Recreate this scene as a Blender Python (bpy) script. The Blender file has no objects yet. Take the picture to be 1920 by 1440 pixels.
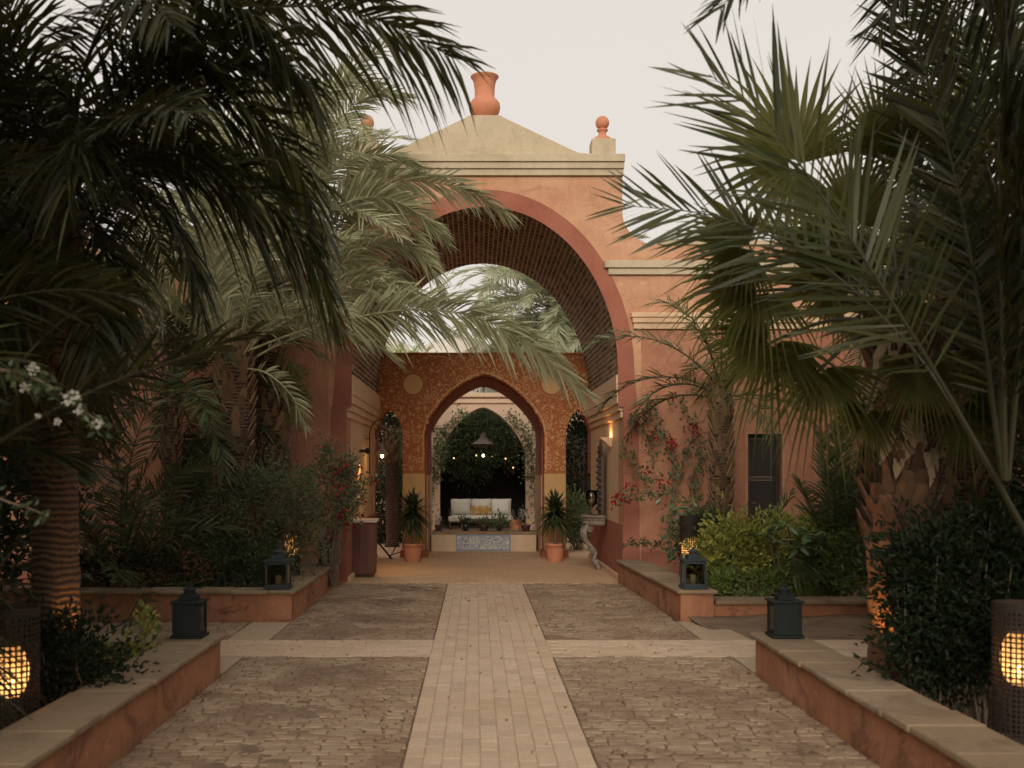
import bpy, math, random
import numpy as np
from mathutils import Vector, Matrix

random.seed(7)
RNG = np.random.default_rng(7)
R = math.radians
sc = bpy.context.scene
COL = sc.collection

# ------------------------------------------------------------------ camera
# photograph frame 1920x1440; eye 1.7 m above the paving, level view along +Y
FPX, VX, VY, EYE = 2000.0, 893.0, 882.0, 1.7
cam = bpy.data.cameras.new('camera')
cam.sensor_fit = 'HORIZONTAL'
cam.sensor_width = 36.0
cam.lens = 36.0 * FPX / 1920
cam.shift_x = (960 - VX) / 1920
cam.shift_y = (VY - 720) / 1920
cam.clip_start = 0.1
cam.clip_end = 2000
cam.dof.use_dof = True
cam.dof.focus_distance = 17.0
cam.dof.aperture_fstop = 2.4
cam_ob = bpy.data.objects.new('camera', cam)
COL.objects.link(cam_ob)
cam_ob.location = (0, 0, EYE)
cam_ob.rotation_euler = (R(90), 0, 0)
sc.camera = cam_ob

# ------------------------------------------------------------------ world, sun, exposure
SUN_EL, SUN_AZ = 24.0, 188.0          # azimuth of the sun, degrees clockwise from +Y (behind the camera)
world = bpy.data.worlds.new('World')
sc.world = world
world.use_nodes = True
nt = world.node_tree
for n in list(nt.nodes):
    nt.nodes.remove(n)
w_out = nt.nodes.new('ShaderNodeOutputWorld')
w_bg = nt.nodes.new('ShaderNodeBackground')
w_sky = nt.nodes.new('ShaderNodeTexSky')
w_sky.sky_type = 'NISHITA'
w_sky.sun_disc = False
w_sky.sun_elevation = R(SUN_EL)
w_sky.sun_rotation = R(SUN_AZ)
w_sky.dust_density = 4.0
w_hs = nt.nodes.new('ShaderNodeHueSaturation')
w_hs.inputs['Saturation'].default_value = 0.25
w_mix = nt.nodes.new('ShaderNodeMixRGB')
w_mix.inputs[0].default_value = 0.88        # veiled, evenly overcast cream sky over the clear one
w_mix.inputs[2].default_value = (8.55, 7.95, 7.25, 1)
nt.links.new(w_sky.outputs[0], w_hs.inputs['Color'])
nt.links.new(w_hs.outputs[0], w_mix.inputs[1])
nt.links.new(w_mix.outputs[0], w_bg.inputs['Color'])
w_bg.inputs['Strength'].default_value = 0.1
nt.links.new(w_bg.outputs[0], w_out.inputs['Surface'])

sun = bpy.data.lights.new('sun', 'SUN')
sun.energy = 2.3
sun.angle = R(35)
sun.color = (1.0, 0.90, 0.78)
sun_ob = bpy.data.objects.new('sun', sun)
COL.objects.link(sun_ob)
_sd = Vector((math.sin(R(SUN_AZ)) * math.cos(R(SUN_EL)), math.cos(R(SUN_AZ)) * math.cos(R(SUN_EL)), math.sin(R(SUN_EL))))
sun_ob.rotation_euler = _sd.to_track_quat('Z', 'Y').to_euler()
sun_ob.location = (0, -10, 20)

vs = sc.view_settings
vs.view_transform = 'Standard'
vs.look = 'None'
vs.exposure = 0.0
vs.gamma = 1.0
sc.cycles.max_bounces = 4
sc.cycles.diffuse_bounces = 3
sc.cycles.use_adaptive_sampling = True
sc.cycles.adaptive_threshold = 0.03
sc.cycles.transparent_max_bounces = 8
sc.cycles.sample_clamp_indirect = 4.0
try:
    sc.cycles.use_denoising = True
except Exception:
    pass

# ------------------------------------------------------------------ helpers
def P(px, py, d):
    return Vector(((px - VX) / FPX * d, d, EYE + (VY - py) / FPX * d))
def gd(py):
    return FPX * EYE / (py - VY)
def PJ(p):
    return VX + FPX * p[0] / p[1], VY - FPX * (p[2] - EYE) / p[1]
def V3(*a):
    return np.array(a, float)
ORIG = {}
def org(o):
    return ORIG.get(o.name, Vector((0, 0, 0)))
def tag(o, label=None, cat=None, group=None, kind=None):
    if label: o['label'] = label
    if cat: o['category'] = cat
    if group: o['group'] = group
    if kind: o['kind'] = kind
    return o
def thing(name, label, cat, loc=(0, 0, 0), group=None):
    o = bpy.data.objects.new(name, None)
    o.empty_display_size = 0.1
    COL.objects.link(o)
    o.location = loc
    ORIG[o.name] = Vector(loc)
    return tag(o, label, cat, group)
def link_mesh(name, me, parent=None, base=None, mat=None):
    o = bpy.data.objects.new(name, me)
    COL.objects.link(o)
    if mat is not None and not me.materials:
        me.materials.append(mat)
    if parent is not None:
        o.parent = parent
        ORIG[o.name] = org(parent)
    else:
        b = Vector(base) if base is not None else Vector((0, 0, 0))
        o.location = b
        ORIG[o.name] = b
    return o

class MB:
    """collects geometry in world coordinates, built into one mesh object"""
    def __init__(s):
        s.v, s.f, s.n = [], [], 0
    def add(s, verts, faces):
        verts = np.asarray(verts, float).reshape(-1, 3)
        s.v.append(verts)
        for f in faces:
            s.f.append(tuple(int(i) + s.n for i in f))
        s.n += len(verts)
        return s
    def quads(s, verts, q):
        verts = np.asarray(verts, float).reshape(-1, 3)
        s.v.append(verts)
        s.f.extend(map(tuple, (np.asarray(q, int) + s.n).tolist()))
        s.n += len(verts)
        return s
    def box(s, x0, x1, y0, y1, z0, z1):
        vs_ = [(x0, y0, z0), (x1, y0, z0), (x1, y1, z0), (x0, y1, z0), (x0, y0, z1), (x1, y0, z1), (x1, y1, z1), (x0, y1, z1)]
        return s.add(vs_, [(0, 3, 2, 1), (4, 5, 6, 7), (0, 1, 5, 4), (1, 2, 6, 5), (2, 3, 7, 6), (3, 0, 4, 7)])
    def rbox(s, c, size, ang=0.0, taper=1.0, tilt=None):
        hx, hy, hz = size[0] / 2, size[1] / 2, size[2]
        pts = []
        for z, k in ((0, 1.0), (hz, taper)):
            for x, y in ((-hx, -hy), (hx, -hy), (hx, hy), (-hx, hy)):
                pts.append((x * k, y * k, z))
        pts = np.array(pts)
        ca, sa = math.cos(ang), math.sin(ang)
        q = pts.copy()
        q[:, 0] = pts[:, 0] * ca - pts[:, 1] * sa + c[0]
        q[:, 1] = pts[:, 0] * sa + pts[:, 1] * ca + c[1]
        q[:, 2] = pts[:, 2] + c[2]
        return s.add(q, [(0, 3, 2, 1), (4, 5, 6, 7), (0, 1, 5, 4), (1, 2, 6, 5), (2, 3, 7, 6), (3, 0, 4, 7)])
    def lathe(s, c, prof, n=24, cap=True):
        m = len(prof)
        vs_ = []
        for r, z in prof:
            for k in range(n):
                a = 2 * math.pi * k / n
                vs_.append((c[0] + r * math.cos(a), c[1] + r * math.sin(a), c[2] + z))
        fs = []
        for i in range(m - 1):
            for k in range(n):
                k2 = (k + 1) % n
                fs.append((i * n + k, i * n + k2, (i + 1) * n + k2, (i + 1) * n + k))
        if cap:
            fs.append(tuple(range(n - 1, -1, -1)))
            fs.append(tuple((m - 1) * n + k for k in range(n)))
        return s.add(vs_, fs)
    def tube(s, pts, rad, n=6, cap=True):
        pts = np.asarray([tuple(p) for p in pts], float)
        m = len(pts)
        rad = np.broadcast_to(np.asarray(rad, float), (m,))
        T = np.gradient(pts, axis=0)
        T /= np.linalg.norm(T, axis=1)[:, None] + 1e-9
        ref = V3(0, 0, 1) if abs(T[0][2]) < 0.9 else V3(1, 0, 0)
        vs_ = []
        a = np.arange(n) * 2 * math.pi / n
        u = np.cross(T[0], ref); u /= np.linalg.norm(u)
        for i in range(m):
            u = u - T[i] * np.dot(u, T[i])
            u /= np.linalg.norm(u) + 1e-9
            w = np.cross(T[i], u)
            vs_.append(pts[i] + rad[i] * (np.cos(a)[:, None] * u + np.sin(a)[:, None] * w))
        vs_ = np.concatenate(vs_)
        fs = []
        for i in range(m - 1):
            for k in range(n):
                k2 = (k + 1) % n
                fs.append((i * n + k, i * n + k2, (i + 1) * n + k2, (i + 1) * n + k))
        if cap:
            fs.append(tuple(range(n - 1, -1, -1)))
            fs.append(tuple((m - 1) * n + k for k in range(n)))
        return s.add(vs_, fs)
    def prism(s, poly, y0, y1):
        """poly: (x,z) outline extruded along y"""
        n = len(poly)
        vs_ = [(x, y0, z) for x, z in poly] + [(x, y1, z) for x, z in poly]
        fs = [tuple(range(n)), tuple(range(2 * n - 1, n - 1, -1))]
        for i in range(n):
            j = (i + 1) % n
            fs.append((i, i + n, j + n, j))
        return s.add(vs_, fs)
    def build(s, name, mat, parent=None, base=None, smooth=False, bevel=0.0, kind=None):
        verts = np.concatenate(s.v) if s.v else np.zeros((0, 3))
        b = org(parent) if parent is not None else Vector(base if base is not None else (0, 0, 0))
        verts = verts - np.array(b)
        me = bpy.data.meshes.new(name)
        me.from_pydata(verts.tolist(), [], s.f)
        me.materials.append(mat)
        if smooth:
            me.polygons.foreach_set('use_smooth', [True] * len(me.polygons))
        me.update()
        o = link_mesh(name, me, parent, b)
        if bevel:
            md = o.modifiers.new('bevel', 'BEVEL')
            md.width = bevel; md.segments = 2; md.limit_method = 'ANGLE'; md.angle_limit = R(40)
        if kind: o['kind'] = kind
        return o

# ------------------------------------------------------------------ materials
def node_mat(name):
    m = bpy.data.materials.new(name)
    m.use_nodes = True
    t = m.node_tree
    b = t.nodes.get('Principled BSDF')
    return m, t, b
def _rgb(c):
    return (c[0], c[1], c[2], 1.0)
def noise(t, scale, detail=4, rough=0.6, vec=None, dist=0.0):
    n = t.nodes.new('ShaderNodeTexNoise')
    n.inputs['Scale'].default_value = scale
    n.inputs['Detail'].default_value = detail
    n.inputs['Roughness'].default_value = rough
    n.inputs['Distortion'].default_value = dist
    if vec is not None: t.links.new(vec, n.inputs['Vector'])
    return n
def ramp(t, fac, stops):
    r = t.nodes.new('ShaderNodeValToRGB')
    el = r.color_ramp.elements
    while len(el) < len(stops): el.new(0.5)
    for e, (p, c) in zip(el, stops):
        e.position = p
        e.color = _rgb(c) if hasattr(c, '__len__') else (c, c, c, 1)
    t.links.new(fac, r.inputs[0])
    return r
def mixc(t, fac, a, b, mode='MIX'):
    m = t.nodes.new('ShaderNodeMixRGB')
    m.blend_type = mode
    for i, v in ((0, fac), (1, a), (2, b)):
        if hasattr(v, 'is_output'): t.links.new(v, m.inputs[i])
        elif i == 0: m.inputs[0].default_value = v
        else: m.inputs[i].default_value = _rgb(v)
    return m.outputs[0]
def bump(t, b, h, strength=0.3, dist=0.02):
    n = t.nodes.new('ShaderNodeBump')
    n.inputs['Strength'].default_value = strength
    n.inputs['Distance'].default_value = dist
    t.links.new(h, n.inputs['Height'])
    t.links.new(n.outputs[0], b.inputs['Normal'])
def wpos(t, scale=(1, 1, 1)):
    g = t.nodes.new('ShaderNodeNewGeometry')
    m = t.nodes.new('ShaderNodeMapping')
    m.inputs['Scale'].default_value = scale
    t.links.new(g.outputs['Position'], m.inputs['Vector'])
    return m.outputs[0]
def plaster(name, a, b, dirt=None, streak=0.5, rough=0.9, scale=0.9, bumpk=0.25, dirt_amt=0.5, grime=0.0):
    m, t, bs = node_mat(name)
    p = wpos(t)
    n1 = noise(t, scale, 6, 0.62, p, 0.8)
    r1 = ramp(t, n1.outputs[0], [(0.30, 0.0), (0.70, 1.0)])
    c = mixc(t, r1.outputs[0], a, b)
    ps = wpos(t, (1.7, 1.7, 0.30))
    n2 = noise(t, 1.9, 7, 0.7, ps, 0.7)
    r2 = ramp(t, n2.outputs[0], [(0.48, 0.0), (0.72, 1.0)])
    mul = t.nodes.new('ShaderNodeMath'); mul.operation = 'MULTIPLY'
    t.links.new(r2.outputs[0], mul.inputs[0]); mul.inputs[1].default_value = streak
    d = dirt if dirt is not None else tuple(x * 0.62 for x in a)
    c = mixc(t, mul.outputs[0], c, d)
    n4 = noise(t, 5.5, 6, 0.7, p, 1.2)
    r4 = ramp(t, n4.outputs[0], [(0.55, 0.0), (0.75, 1.0)])
    mu4 = t.nodes.new('ShaderNodeMath'); mu4.operation = 'MULTIPLY'
    t.links.new(r4.outputs[0], mu4.inputs[0]); mu4.inputs[1].default_value = dirt_amt * 0.5
    c = mixc(t, mu4.outputs[0], c, tuple(min(1, x * 1.25) for x in b))
    if grime:
        n6 = noise(t, 1.7, 9, 0.72, wpos(t, (1, 1, 1.6)), 0.9)
        r6 = ramp(t, n6.outputs[0], [(0.52, 0.0), (0.60, grime), (0.75, grime)])
        c = mixc(t, r6.outputs[0], c, tuple(x * 0.45 for x in d))
        n7 = noise(t, 7, 8, 0.75, p, 0.4)
        r7 = ramp(t, n7.outputs[0], [(0.60, 0.0), (0.66, grime * .8)])
        c = mixc(t, r7.outputs[0], c, tuple(min(1, x * 1.5 + .05) for x in b))
    n3 = noise(t, 38, 6, 0.7, p)
    c = mixc(t, 0.22, c, n3.outputs[0], 'OVERLAY')
    t.links.new(c, bs.inputs['Base Color'])
    bs.inputs['Roughness'].default_value = rough
    n5 = noise(t, 14, 8, 0.65, p)
    bump(t, bs, n5.outputs[0], bumpk, 0.02)
    return m
def island_random(t):
    oi = t.nodes.new('ShaderNodeObjectInfo')
    g = t.nodes.new('ShaderNodeNewGeometry')
    ad = t.nodes.new('ShaderNodeMath'); ad.operation = 'ADD'
    t.links.new(oi.outputs['Random'], ad.inputs[0]); t.links.new(g.outputs['Random Per Island'], ad.inputs[1])
    fr = t.nodes.new('ShaderNodeMath'); fr.operation = 'FRACT'
    t.links.new(ad.outputs[0], fr.inputs[0])
    return fr.outputs[0]
def pieces(name, cols, rough=0.9, grain=40, patch=None, patch_scale=0.7, bumpk=0.35, patch_lo=0.5, patch_hi=0.7):
    m, t, bs = node_mat(name)
    ir = island_random(t)
    k = len(cols)
    r = ramp(t, ir, [(i / (k - 1), c) for i, c in enumerate(cols)])
    p = wpos(t)
    c = r.outputs[0]
    if patch is not None:
        n = noise(t, patch_scale, 6, 0.65, p, 0.6)
        rr = ramp(t, n.outputs[0], [(patch_lo, 0.0), (patch_hi, 0.85)])
        c = mixc(t, rr.outputs[0], c, patch)
    n2 = noise(t, grain, 6, 0.7, p)
    c = mixc(t, 0.35, c, n2.outputs[0], 'OVERLAY')
    t.links.new(c, bs.inputs['Base Color'])
    bs.inputs['Roughness'].default_value = rough
    n3 = noise(t, grain * 1.4, 6, 0.7, p)
    bump(t, bs, n3.outputs[0], bumpk, 0.012)
    return m
def leafmat(name, cols, trans=0.28, rough=0.5, spec=0.35, tcol=None):
    m, t, bs = node_mat(name)
    ir = island_random(t)
    k = len(cols)
    r = ramp(t, ir, [(i / (k - 1), c) for i, c in enumerate(cols)])
    c = r.outputs[0]
    t.links.new(c, bs.inputs['Base Color'])
    bs.inputs['Roughness'].default_value = rough
    bs.inputs['Specular IOR Level'].default_value = spec
    tr = t.nodes.new('ShaderNodeBsdfTranslucent')
    tc = mixc(t, 0.5, c, tcol if tcol else tuple(x * 1.5 for x in cols[-1]))
    t.links.new(tc, tr.inputs['Color'])
    mx = t.nodes.new('ShaderNodeMixShader')
    mx.inputs[0].default_value = trans
    t.links.new(bs.outputs[0], mx.inputs[1]); t.links.new(tr.outputs[0], mx.inputs[2])
    t.links.new(mx.outputs[0], t.nodes['Material Output'].inputs['Surface'])
    return m
def simple(name, col, rough=0.6, metal=0.0, grain=0.0, gscale=20, spec=0.5, emit=None, estr=0.0):
    m, t, bs = node_mat(name)
    bs.inputs['Roughness'].default_value = rough
    bs.inputs['Metallic'].default_value = metal
    bs.inputs['Specular IOR Level'].default_value = spec
    n = noise(t, gscale, 5, 0.65, wpos(t))
    c = mixc(t, grain if grain else 0.15, col, n.outputs[0], 'OVERLAY')
    t.links.new(c, bs.inputs['Base Color'])
    bump(t, bs, n.outputs[0], 0.12, 0.01)
    if emit:
        bs.inputs['Emission Color'].default_value = _rgb(emit)
        bs.inputs['Emission Strength'].default_value = estr
    return m
def wood(name, a, b, scale=6):
    m, t, bs = node_mat(name)
    p = wpos(t, (6, 6, 0.7))
    n = noise(t, scale, 6, 0.6, p, 1.5)
    r = ramp(t, n.outputs[0], [(0.3, a), (0.7, b)])
    t.links.new(r.outputs[0], bs.inputs['Base Color'])
    bs.inputs['Roughness'].default_value = 0.5
    bump(t, bs, n.outputs[0], 0.2, 0.01)
    return m
def glass(name, col, rough=0.08):
    m, t, bs = node_mat(name)
    bs.inputs['Base Color'].default_value = _rgb(col)
    bs.inputs['Roughness'].default_value = rough
    bs.inputs['Specular IOR Level'].default_value = 0.8
    n = noise(t, 3, 3, 0.5, wpos(t))
    bump(t, bs, n.outputs[0], 0.03, 0.01)
    return m
def clear_glass(name):
    m, t, bs = node_mat(name)
    gl = t.nodes.new('ShaderNodeBsdfGlossy'); gl.inputs['Roughness'].default_value = 0.05
    tr = t.nodes.new('ShaderNodeBsdfTransparent'); tr.inputs['Color'].default_value = (0.75, 0.77, 0.75, 1)
    fr = t.nodes.new('ShaderNodeFresnel'); fr.inputs['IOR'].default_value = 1.5
    mx = t.nodes.new('ShaderNodeMixShader')
    t.links.new(fr.outputs[0], mx.inputs[0]); t.links.new(tr.outputs[0], mx.inputs[1]); t.links.new(gl.outputs[0], mx.inputs[2])
    t.links.new(mx.outputs[0], t.nodes['Material Output'].inputs['Surface'])
    return m

M = {}
def frost_mat():
    m, t, bs = node_mat('frosted_glass')
    tr = t.nodes.new('ShaderNodeBsdfTranslucent'); tr.inputs['Color'].default_value = (.80, .68, .50, 1)
    tp_ = t.nodes.new('ShaderNodeBsdfTransparent'); tp_.inputs['Color'].default_value = (.9, .8, .65, 1)
    mx = t.nodes.new('ShaderNodeMixShader'); mx.inputs[0].default_value = .45
    n = noise(t, 30, 4, .6, wpos(t)); r_ = ramp(t, n.outputs[0], [(.3, .35), (.7, .6)]); t.links.new(r_.outputs[0], mx.inputs[0])
    t.links.new(tr.outputs[0], mx.inputs[1]); t.links.new(tp_.outputs[0], mx.inputs[2])
    t.links.new(mx.outputs[0], t.nodes['Material Output'].inputs['Surface'])
    return m
M['frost'] = frost_mat()
M['facade'] = plaster('facade_plaster', (0.42, 0.20, 0.105), (0.57, 0.325, 0.195), dirt=(0.36, 0.145, 0.072), streak=0.45, scale=0.85, dirt_amt=1.0, grime=0.24, bumpk=0.4)
M['facade_low_shade'] = plaster('lower_facade_painted_shade', (0.36, 0.145, 0.078), (0.47, 0.225, 0.13), dirt=(0.28, 0.095, 0.05), streak=0.45, scale=0.8, dirt_amt=0.8, grime=0.18, bumpk=0.4)  # redder plaster that carries the shade of the lower walls in its colour
M['red_band'] = plaster('red_band_plaster', (0.25, 0.075, 0.042), (0.36, 0.135, 0.082), dirt=(0.22, 0.06, 0.04), streak=0.35, scale=0.9)
M['cream'] = plaster('cream_plaster', (0.43, 0.345, 0.225), (0.51, 0.415, 0.285), dirt=(0.34, 0.26, 0.16), streak=0.5, scale=1.2, bumpk=0.25, grime=0.16)
M['jamb'] = plaster('jamb_plaster', (0.62, 0.41, 0.245), (0.69, 0.48, 0.30), dirt=(0.50, 0.30, 0.165), streak=0.35, scale=1.2, bumpk=0.15)
M['dado'] = plaster('dado_plaster', (0.30, 0.10, 0.06), (0.36, 0.14, 0.085), streak=0.3, scale=1.5)
M['mortar'] = plaster('vault_mortar', (0.42, 0.31, 0.195), (0.56, 0.43, 0.29), streak=0.2, scale=3)
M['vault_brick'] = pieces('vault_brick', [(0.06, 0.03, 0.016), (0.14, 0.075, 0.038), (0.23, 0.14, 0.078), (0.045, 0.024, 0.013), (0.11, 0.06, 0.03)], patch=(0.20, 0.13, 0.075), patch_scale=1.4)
M['rust'] = plaster('rust_plaster', (0.33, 0.105, 0.035), (0.39, 0.14, 0.05), streak=0.3, scale=2)
M['gold'] = plaster('scroll_gold', (0.76, 0.50, 0.26), (0.82, 0.57, 0.32), streak=0.1, scale=4, bumpk=0.05)
M['medallion'] = plaster('medallion_plaster', (0.62, 0.36, 0.16), (0.66, 0.40, 0.19), streak=0.1, scale=3, bumpk=0.1)
M['ochre'] = plaster('ochre_plaster', (0.50, 0.30, 0.115), (0.55, 0.345, 0.15), streak=0.3, scale=2)
M['pink'] = plaster('courtyard_plaster', (0.74, 0.52, 0.36), (0.80, 0.58, 0.42), streak=0.3, scale=1.2)
M['terracotta'] = plaster('terracotta', (0.50, 0.185, 0.095), (0.56, 0.23, 0.125), dirt=(0.40, 0.14, 0.08), streak=0.3, scale=5, rough=0.75, bumpk=0.08)
M['planter'] = plaster('planter_plaster', (0.37, 0.15, 0.072), (0.46, 0.215, 0.115), dirt=(0.21, 0.09, 0.048), streak=0.6, scale=1.6, grime=0.55, bumpk=0.5)
M['coping'] = pieces('coping_stone', [(0.23, 0.16, 0.094), (0.29, 0.205, 0.125), (0.255, 0.175, 0.10), (0.33, 0.24, 0.155)], grain=25, patch=(0.17, 0.11, 0.065), patch_scale=2.2, bumpk=0.3)
M['path_brick'] = pieces('path_brick', [(0.50, 0.355, 0.245), (0.58, 0.425, 0.295), (0.53, 0.385, 0.27), (0.61, 0.45, 0.315), (0.46, 0.335, 0.24)], grain=45, patch=(0.50, 0.34, 0.215), patch_scale=0.6, bumpk=0.2)
M['cobble'] = pieces('cobble_stone', [(0.29, 0.20, 0.125), (0.35, 0.255, 0.165), (0.25, 0.165, 0.10), (0.38, 0.28, 0.185), (0.31, 0.21, 0.13)], grain=30, patch=(0.20, 0.118, 0.072), patch_scale=1.1, bumpk=0.6, patch_lo=0.46, patch_hi=0.62)
M['joint'] = plaster('sand_joint', (0.41, 0.295, 0.19), (0.47, 0.34, 0.225), streak=0.1, scale=3, bumpk=0.4)
M['earth'] = plaster('earth_joint', (0.13, 0.078, 0.048), (0.25, 0.165, 0.105), streak=0.1, scale=3, bumpk=0.6)
M['soil'] = plaster('soil', (0.10, 0.062, 0.038), (0.17, 0.105, 0.065), streak=0.1, scale=2, bumpk=0.8)
M['slate'] = simple('slate_paint', (0.015, 0.018, 0.018), 0.75, 0.0, 0.3, 12, 0.25)
M['slate_light'] = simple('worn_slate_paint', (0.048, 0.06, 0.064), 0.75, 0.0, 0.4, 14, 0.25)
M['iron'] = simple('dark_iron', (0.035, 0.028, 0.022), 0.6, 0.6, 0.3)
M['rusty_iron'] = simple('rusty_iron', (0.028, 0.018, 0.012), 0.75, 0.3, 0.4, 30)
M['glow'] = simple('lamp_glow', (1.0, 0.8, 0.5), 0.5, emit=(1.0, 0.62, 0.24), estr=1.6)
M['globe'] = simple('glass_globe', (0.9, 0.7, 0.4), 0.4, emit=(1.0, 0.50, 0.16), estr=3.4)
M['bulb'] = simple('bulb', (1.0, 0.8, 0.5), 0.5, emit=(1.0, 0.68, 0.34), estr=7.0)
M['candle'] = simple('candle_wax', (0.55, 0.42, 0.22), 0.6)
M['wood'] = wood('red_brown_wood', (0.085, 0.028, 0.014), (0.16, 0.055, 0.028))
M['dark_wood'] = wood('dark_wood', (0.035, 0.022, 0.015), (0.07, 0.045, 0.03))
M['old_wood'] = pieces('carved_wood', [(0.22, 0.18, 0.14), (0.30, 0.25, 0.20), (0.16, 0.13, 0.10)], grain=30, patch=(0.10, 0.075, 0.05), patch_scale=9)
M['paper'] = simple('pale_top', (0.62, 0.52, 0.42), 0.6)
M['cushion'] = simple('cream_linen', (0.70, 0.66, 0.58), 0.95, 0, 0.2, 60, 0.2)
M['window_glass'] = glass('window_glass', (0.05, 0.045, 0.04))
M['clear'] = clear_glass('clear_glass')
M['stone_pale'] = plaster('pale_stone', (0.55, 0.40, 0.26), (0.62, 0.46, 0.31), streak=0.35, scale=1.6)
M['dome'] = plaster('dome_plaster', (0.56, 0.51, 0.44), (0.62, 0.57, 0.50), streak=0.3, scale=1.2)
M['boot'] = pieces('palm_leaf_base', [(0.14, 0.078, 0.038), (0.25, 0.15, 0.078), (0.085, 0.045, 0.022), (0.19, 0.11, 0.056)], grain=22, bumpk=0.7)
def ringed_bark():
    m, t, bs = node_mat('ringed_palm_bark')
    p = wpos(t)
    n = noise(t, 3.0, 6, .65, p)
    mp = mixc(t, .06, p, n.outputs['Color'], 'LINEAR_LIGHT')
    w_ = t.nodes.new('ShaderNodeTexWave'); w_.wave_type = 'BANDS'; w_.bands_direction = 'Z'
    w_.inputs['Scale'].default_value = 7.0; w_.inputs['Distortion'].default_value = 1.5; w_.inputs['Detail'].default_value = 4
    t.links.new(mp, w_.inputs['Vector'])
    r_ = ramp(t, w_.outputs['Fac'], [(0.1, (.045, .025, .014)), (.5, (.10, .055, .031)), (.9, (.15, .09, .05))])
    f = noise(t, 4, 7, .7, wpos(t, (14, 14, 1)))
    c = mixc(t, .55, r_.outputs[0], f.outputs[0], 'OVERLAY')
    t.links.new(c, bs.inputs['Base Color']); bs.inputs['Roughness'].default_value = .95
    h = mixc(t, .5, w_.outputs['Fac'], f.outputs[0])
    bump(t, bs, h, .9, .03)
    return m
M['bark'] = ringed_bark()
M['bark_plain'] = pieces('palm_bark', [(0.11, 0.062, 0.036), (0.14, 0.08, 0.046)], grain=18, bumpk=0.8, patch=(0.10, 0.06, 0.035), patch_scale=5)
M['fan_boot'] = pieces('fan_palm_leaf_base', [(0.05, 0.024, 0.012), (0.10, 0.05, 0.024), (0.15, 0.078, 0.038), (0.035, 0.017, 0.009)], grain=22, bumpk=0.8)
M['twig'] = simple('twig', (0.15, 0.105, 0.07), 0.85, 0, 0.4, 30)
M['fan_bark'] = pieces('fan_palm_bark', [(0.15, 0.075, 0.038), (0.20, 0.10, 0.05)], grain=14, bumpk=0.9)
M['dead_leaf'] = pieces('dead_leaf', [(0.24, 0.155, 0.09), (0.34, 0.24, 0.15), (0.16, 0.09, 0.05)], grain=30)
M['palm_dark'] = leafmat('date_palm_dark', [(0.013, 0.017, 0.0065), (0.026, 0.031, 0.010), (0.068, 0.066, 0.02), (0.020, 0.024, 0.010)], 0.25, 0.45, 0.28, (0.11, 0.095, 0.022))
M['palm_olive'] = leafmat('date_palm_olive', [(0.036, 0.045, 0.017), (0.06, 0.07, 0.026), (0.095, 0.10, 0.04), (0.045, 0.057, 0.022)], 0.28, 0.45, 0.3, (0.18, 0.17, 0.05))
M['palm_mid'] = leafmat('date_palm_green', [(0.055, 0.075, 0.028), (0.085, 0.105, 0.042), (0.135, 0.145, 0.062), (0.065, 0.09, 0.038)], 0.25, 0.45, 0.35)
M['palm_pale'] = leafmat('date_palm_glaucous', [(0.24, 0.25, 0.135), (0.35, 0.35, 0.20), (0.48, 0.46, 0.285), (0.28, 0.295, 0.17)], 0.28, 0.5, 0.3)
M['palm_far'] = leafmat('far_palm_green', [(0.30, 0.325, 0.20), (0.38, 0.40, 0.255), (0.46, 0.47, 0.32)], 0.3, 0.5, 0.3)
M['palm_shoot'] = leafmat('yellow_palm_shoot', [(0.28, 0.36, 0.08), (0.36, 0.44, 0.12)], 0.3)
M['fan_leaf'] = leafmat('fan_palm_leaf', [(0.07, 0.082, 0.026), (0.12, 0.13, 0.042), (0.19, 0.185, 0.065), (0.09, 0.105, 0.036), (0.15, 0.15, 0.05)], 0.42, 0.42, 0.4, (0.42, 0.40, 0.09))
M['rachis'] = simple('frond_stalk', (0.045, 0.042, 0.017), 0.6, 0, 0.3)
M['rachis_pale'] = simple('pale_frond_stalk', (0.30, 0.27, 0.14), 0.6, 0, 0.3)
M['shrub'] = leafmat('shrub_leaf', [(0.035, 0.052, 0.022), (0.055, 0.078, 0.032), (0.085, 0.11, 0.045)], 0.2, 0.5)
M['shrub_grey'] = leafmat('grey_green_leaf', [(0.075, 0.09, 0.042), (0.11, 0.13, 0.062), (0.15, 0.165, 0.085)], 0.22, 0.55)
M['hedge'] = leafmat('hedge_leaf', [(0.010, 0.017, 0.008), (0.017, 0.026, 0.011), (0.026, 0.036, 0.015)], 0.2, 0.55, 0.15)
M['variegated'] = leafmat('variegated_leaf', [(0.10, 0.15, 0.035), (0.30, 0.30, 0.055), (0.42, 0.38, 0.085), (0.16, 0.20, 0.05)], 0.25, 0.5)
M['bright_leaf'] = leafmat('bright_leaf', [(0.10, 0.16, 0.04), (0.17, 0.24, 0.06), (0.25, 0.30, 0.085)], 0.28, 0.5)
M['vine_leaf'] = leafmat('vine_leaf', [(0.075, 0.115, 0.045), (0.12, 0.165, 0.07), (0.17, 0.21, 0.10)], 0.25, 0.5)
M['broad_leaf'] = leafmat('broad_leaf', [(0.09, 0.15, 0.065), (0.14, 0.21, 0.095), (0.19, 0.26, 0.12)], 0.25, 0.35, 0.5)
M['yucca'] = leafmat('yucca_leaf', [(0.03, 0.045, 0.02), (0.05, 0.068, 0.028), (0.075, 0.095, 0.04)], 0.15, 0.4, 0.4)
M['flower_red'] = leafmat('crimson_bract', [(0.30, 0.012, 0.022), (0.42, 0.02, 0.04), (0.22, 0.01, 0.02)], 0.35, 0.6)
M['flower_white'] = leafmat('white_petal', [(0.50, 0.47, 0.38), (0.60, 0.57, 0.50)], 0.3, 0.6)
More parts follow.
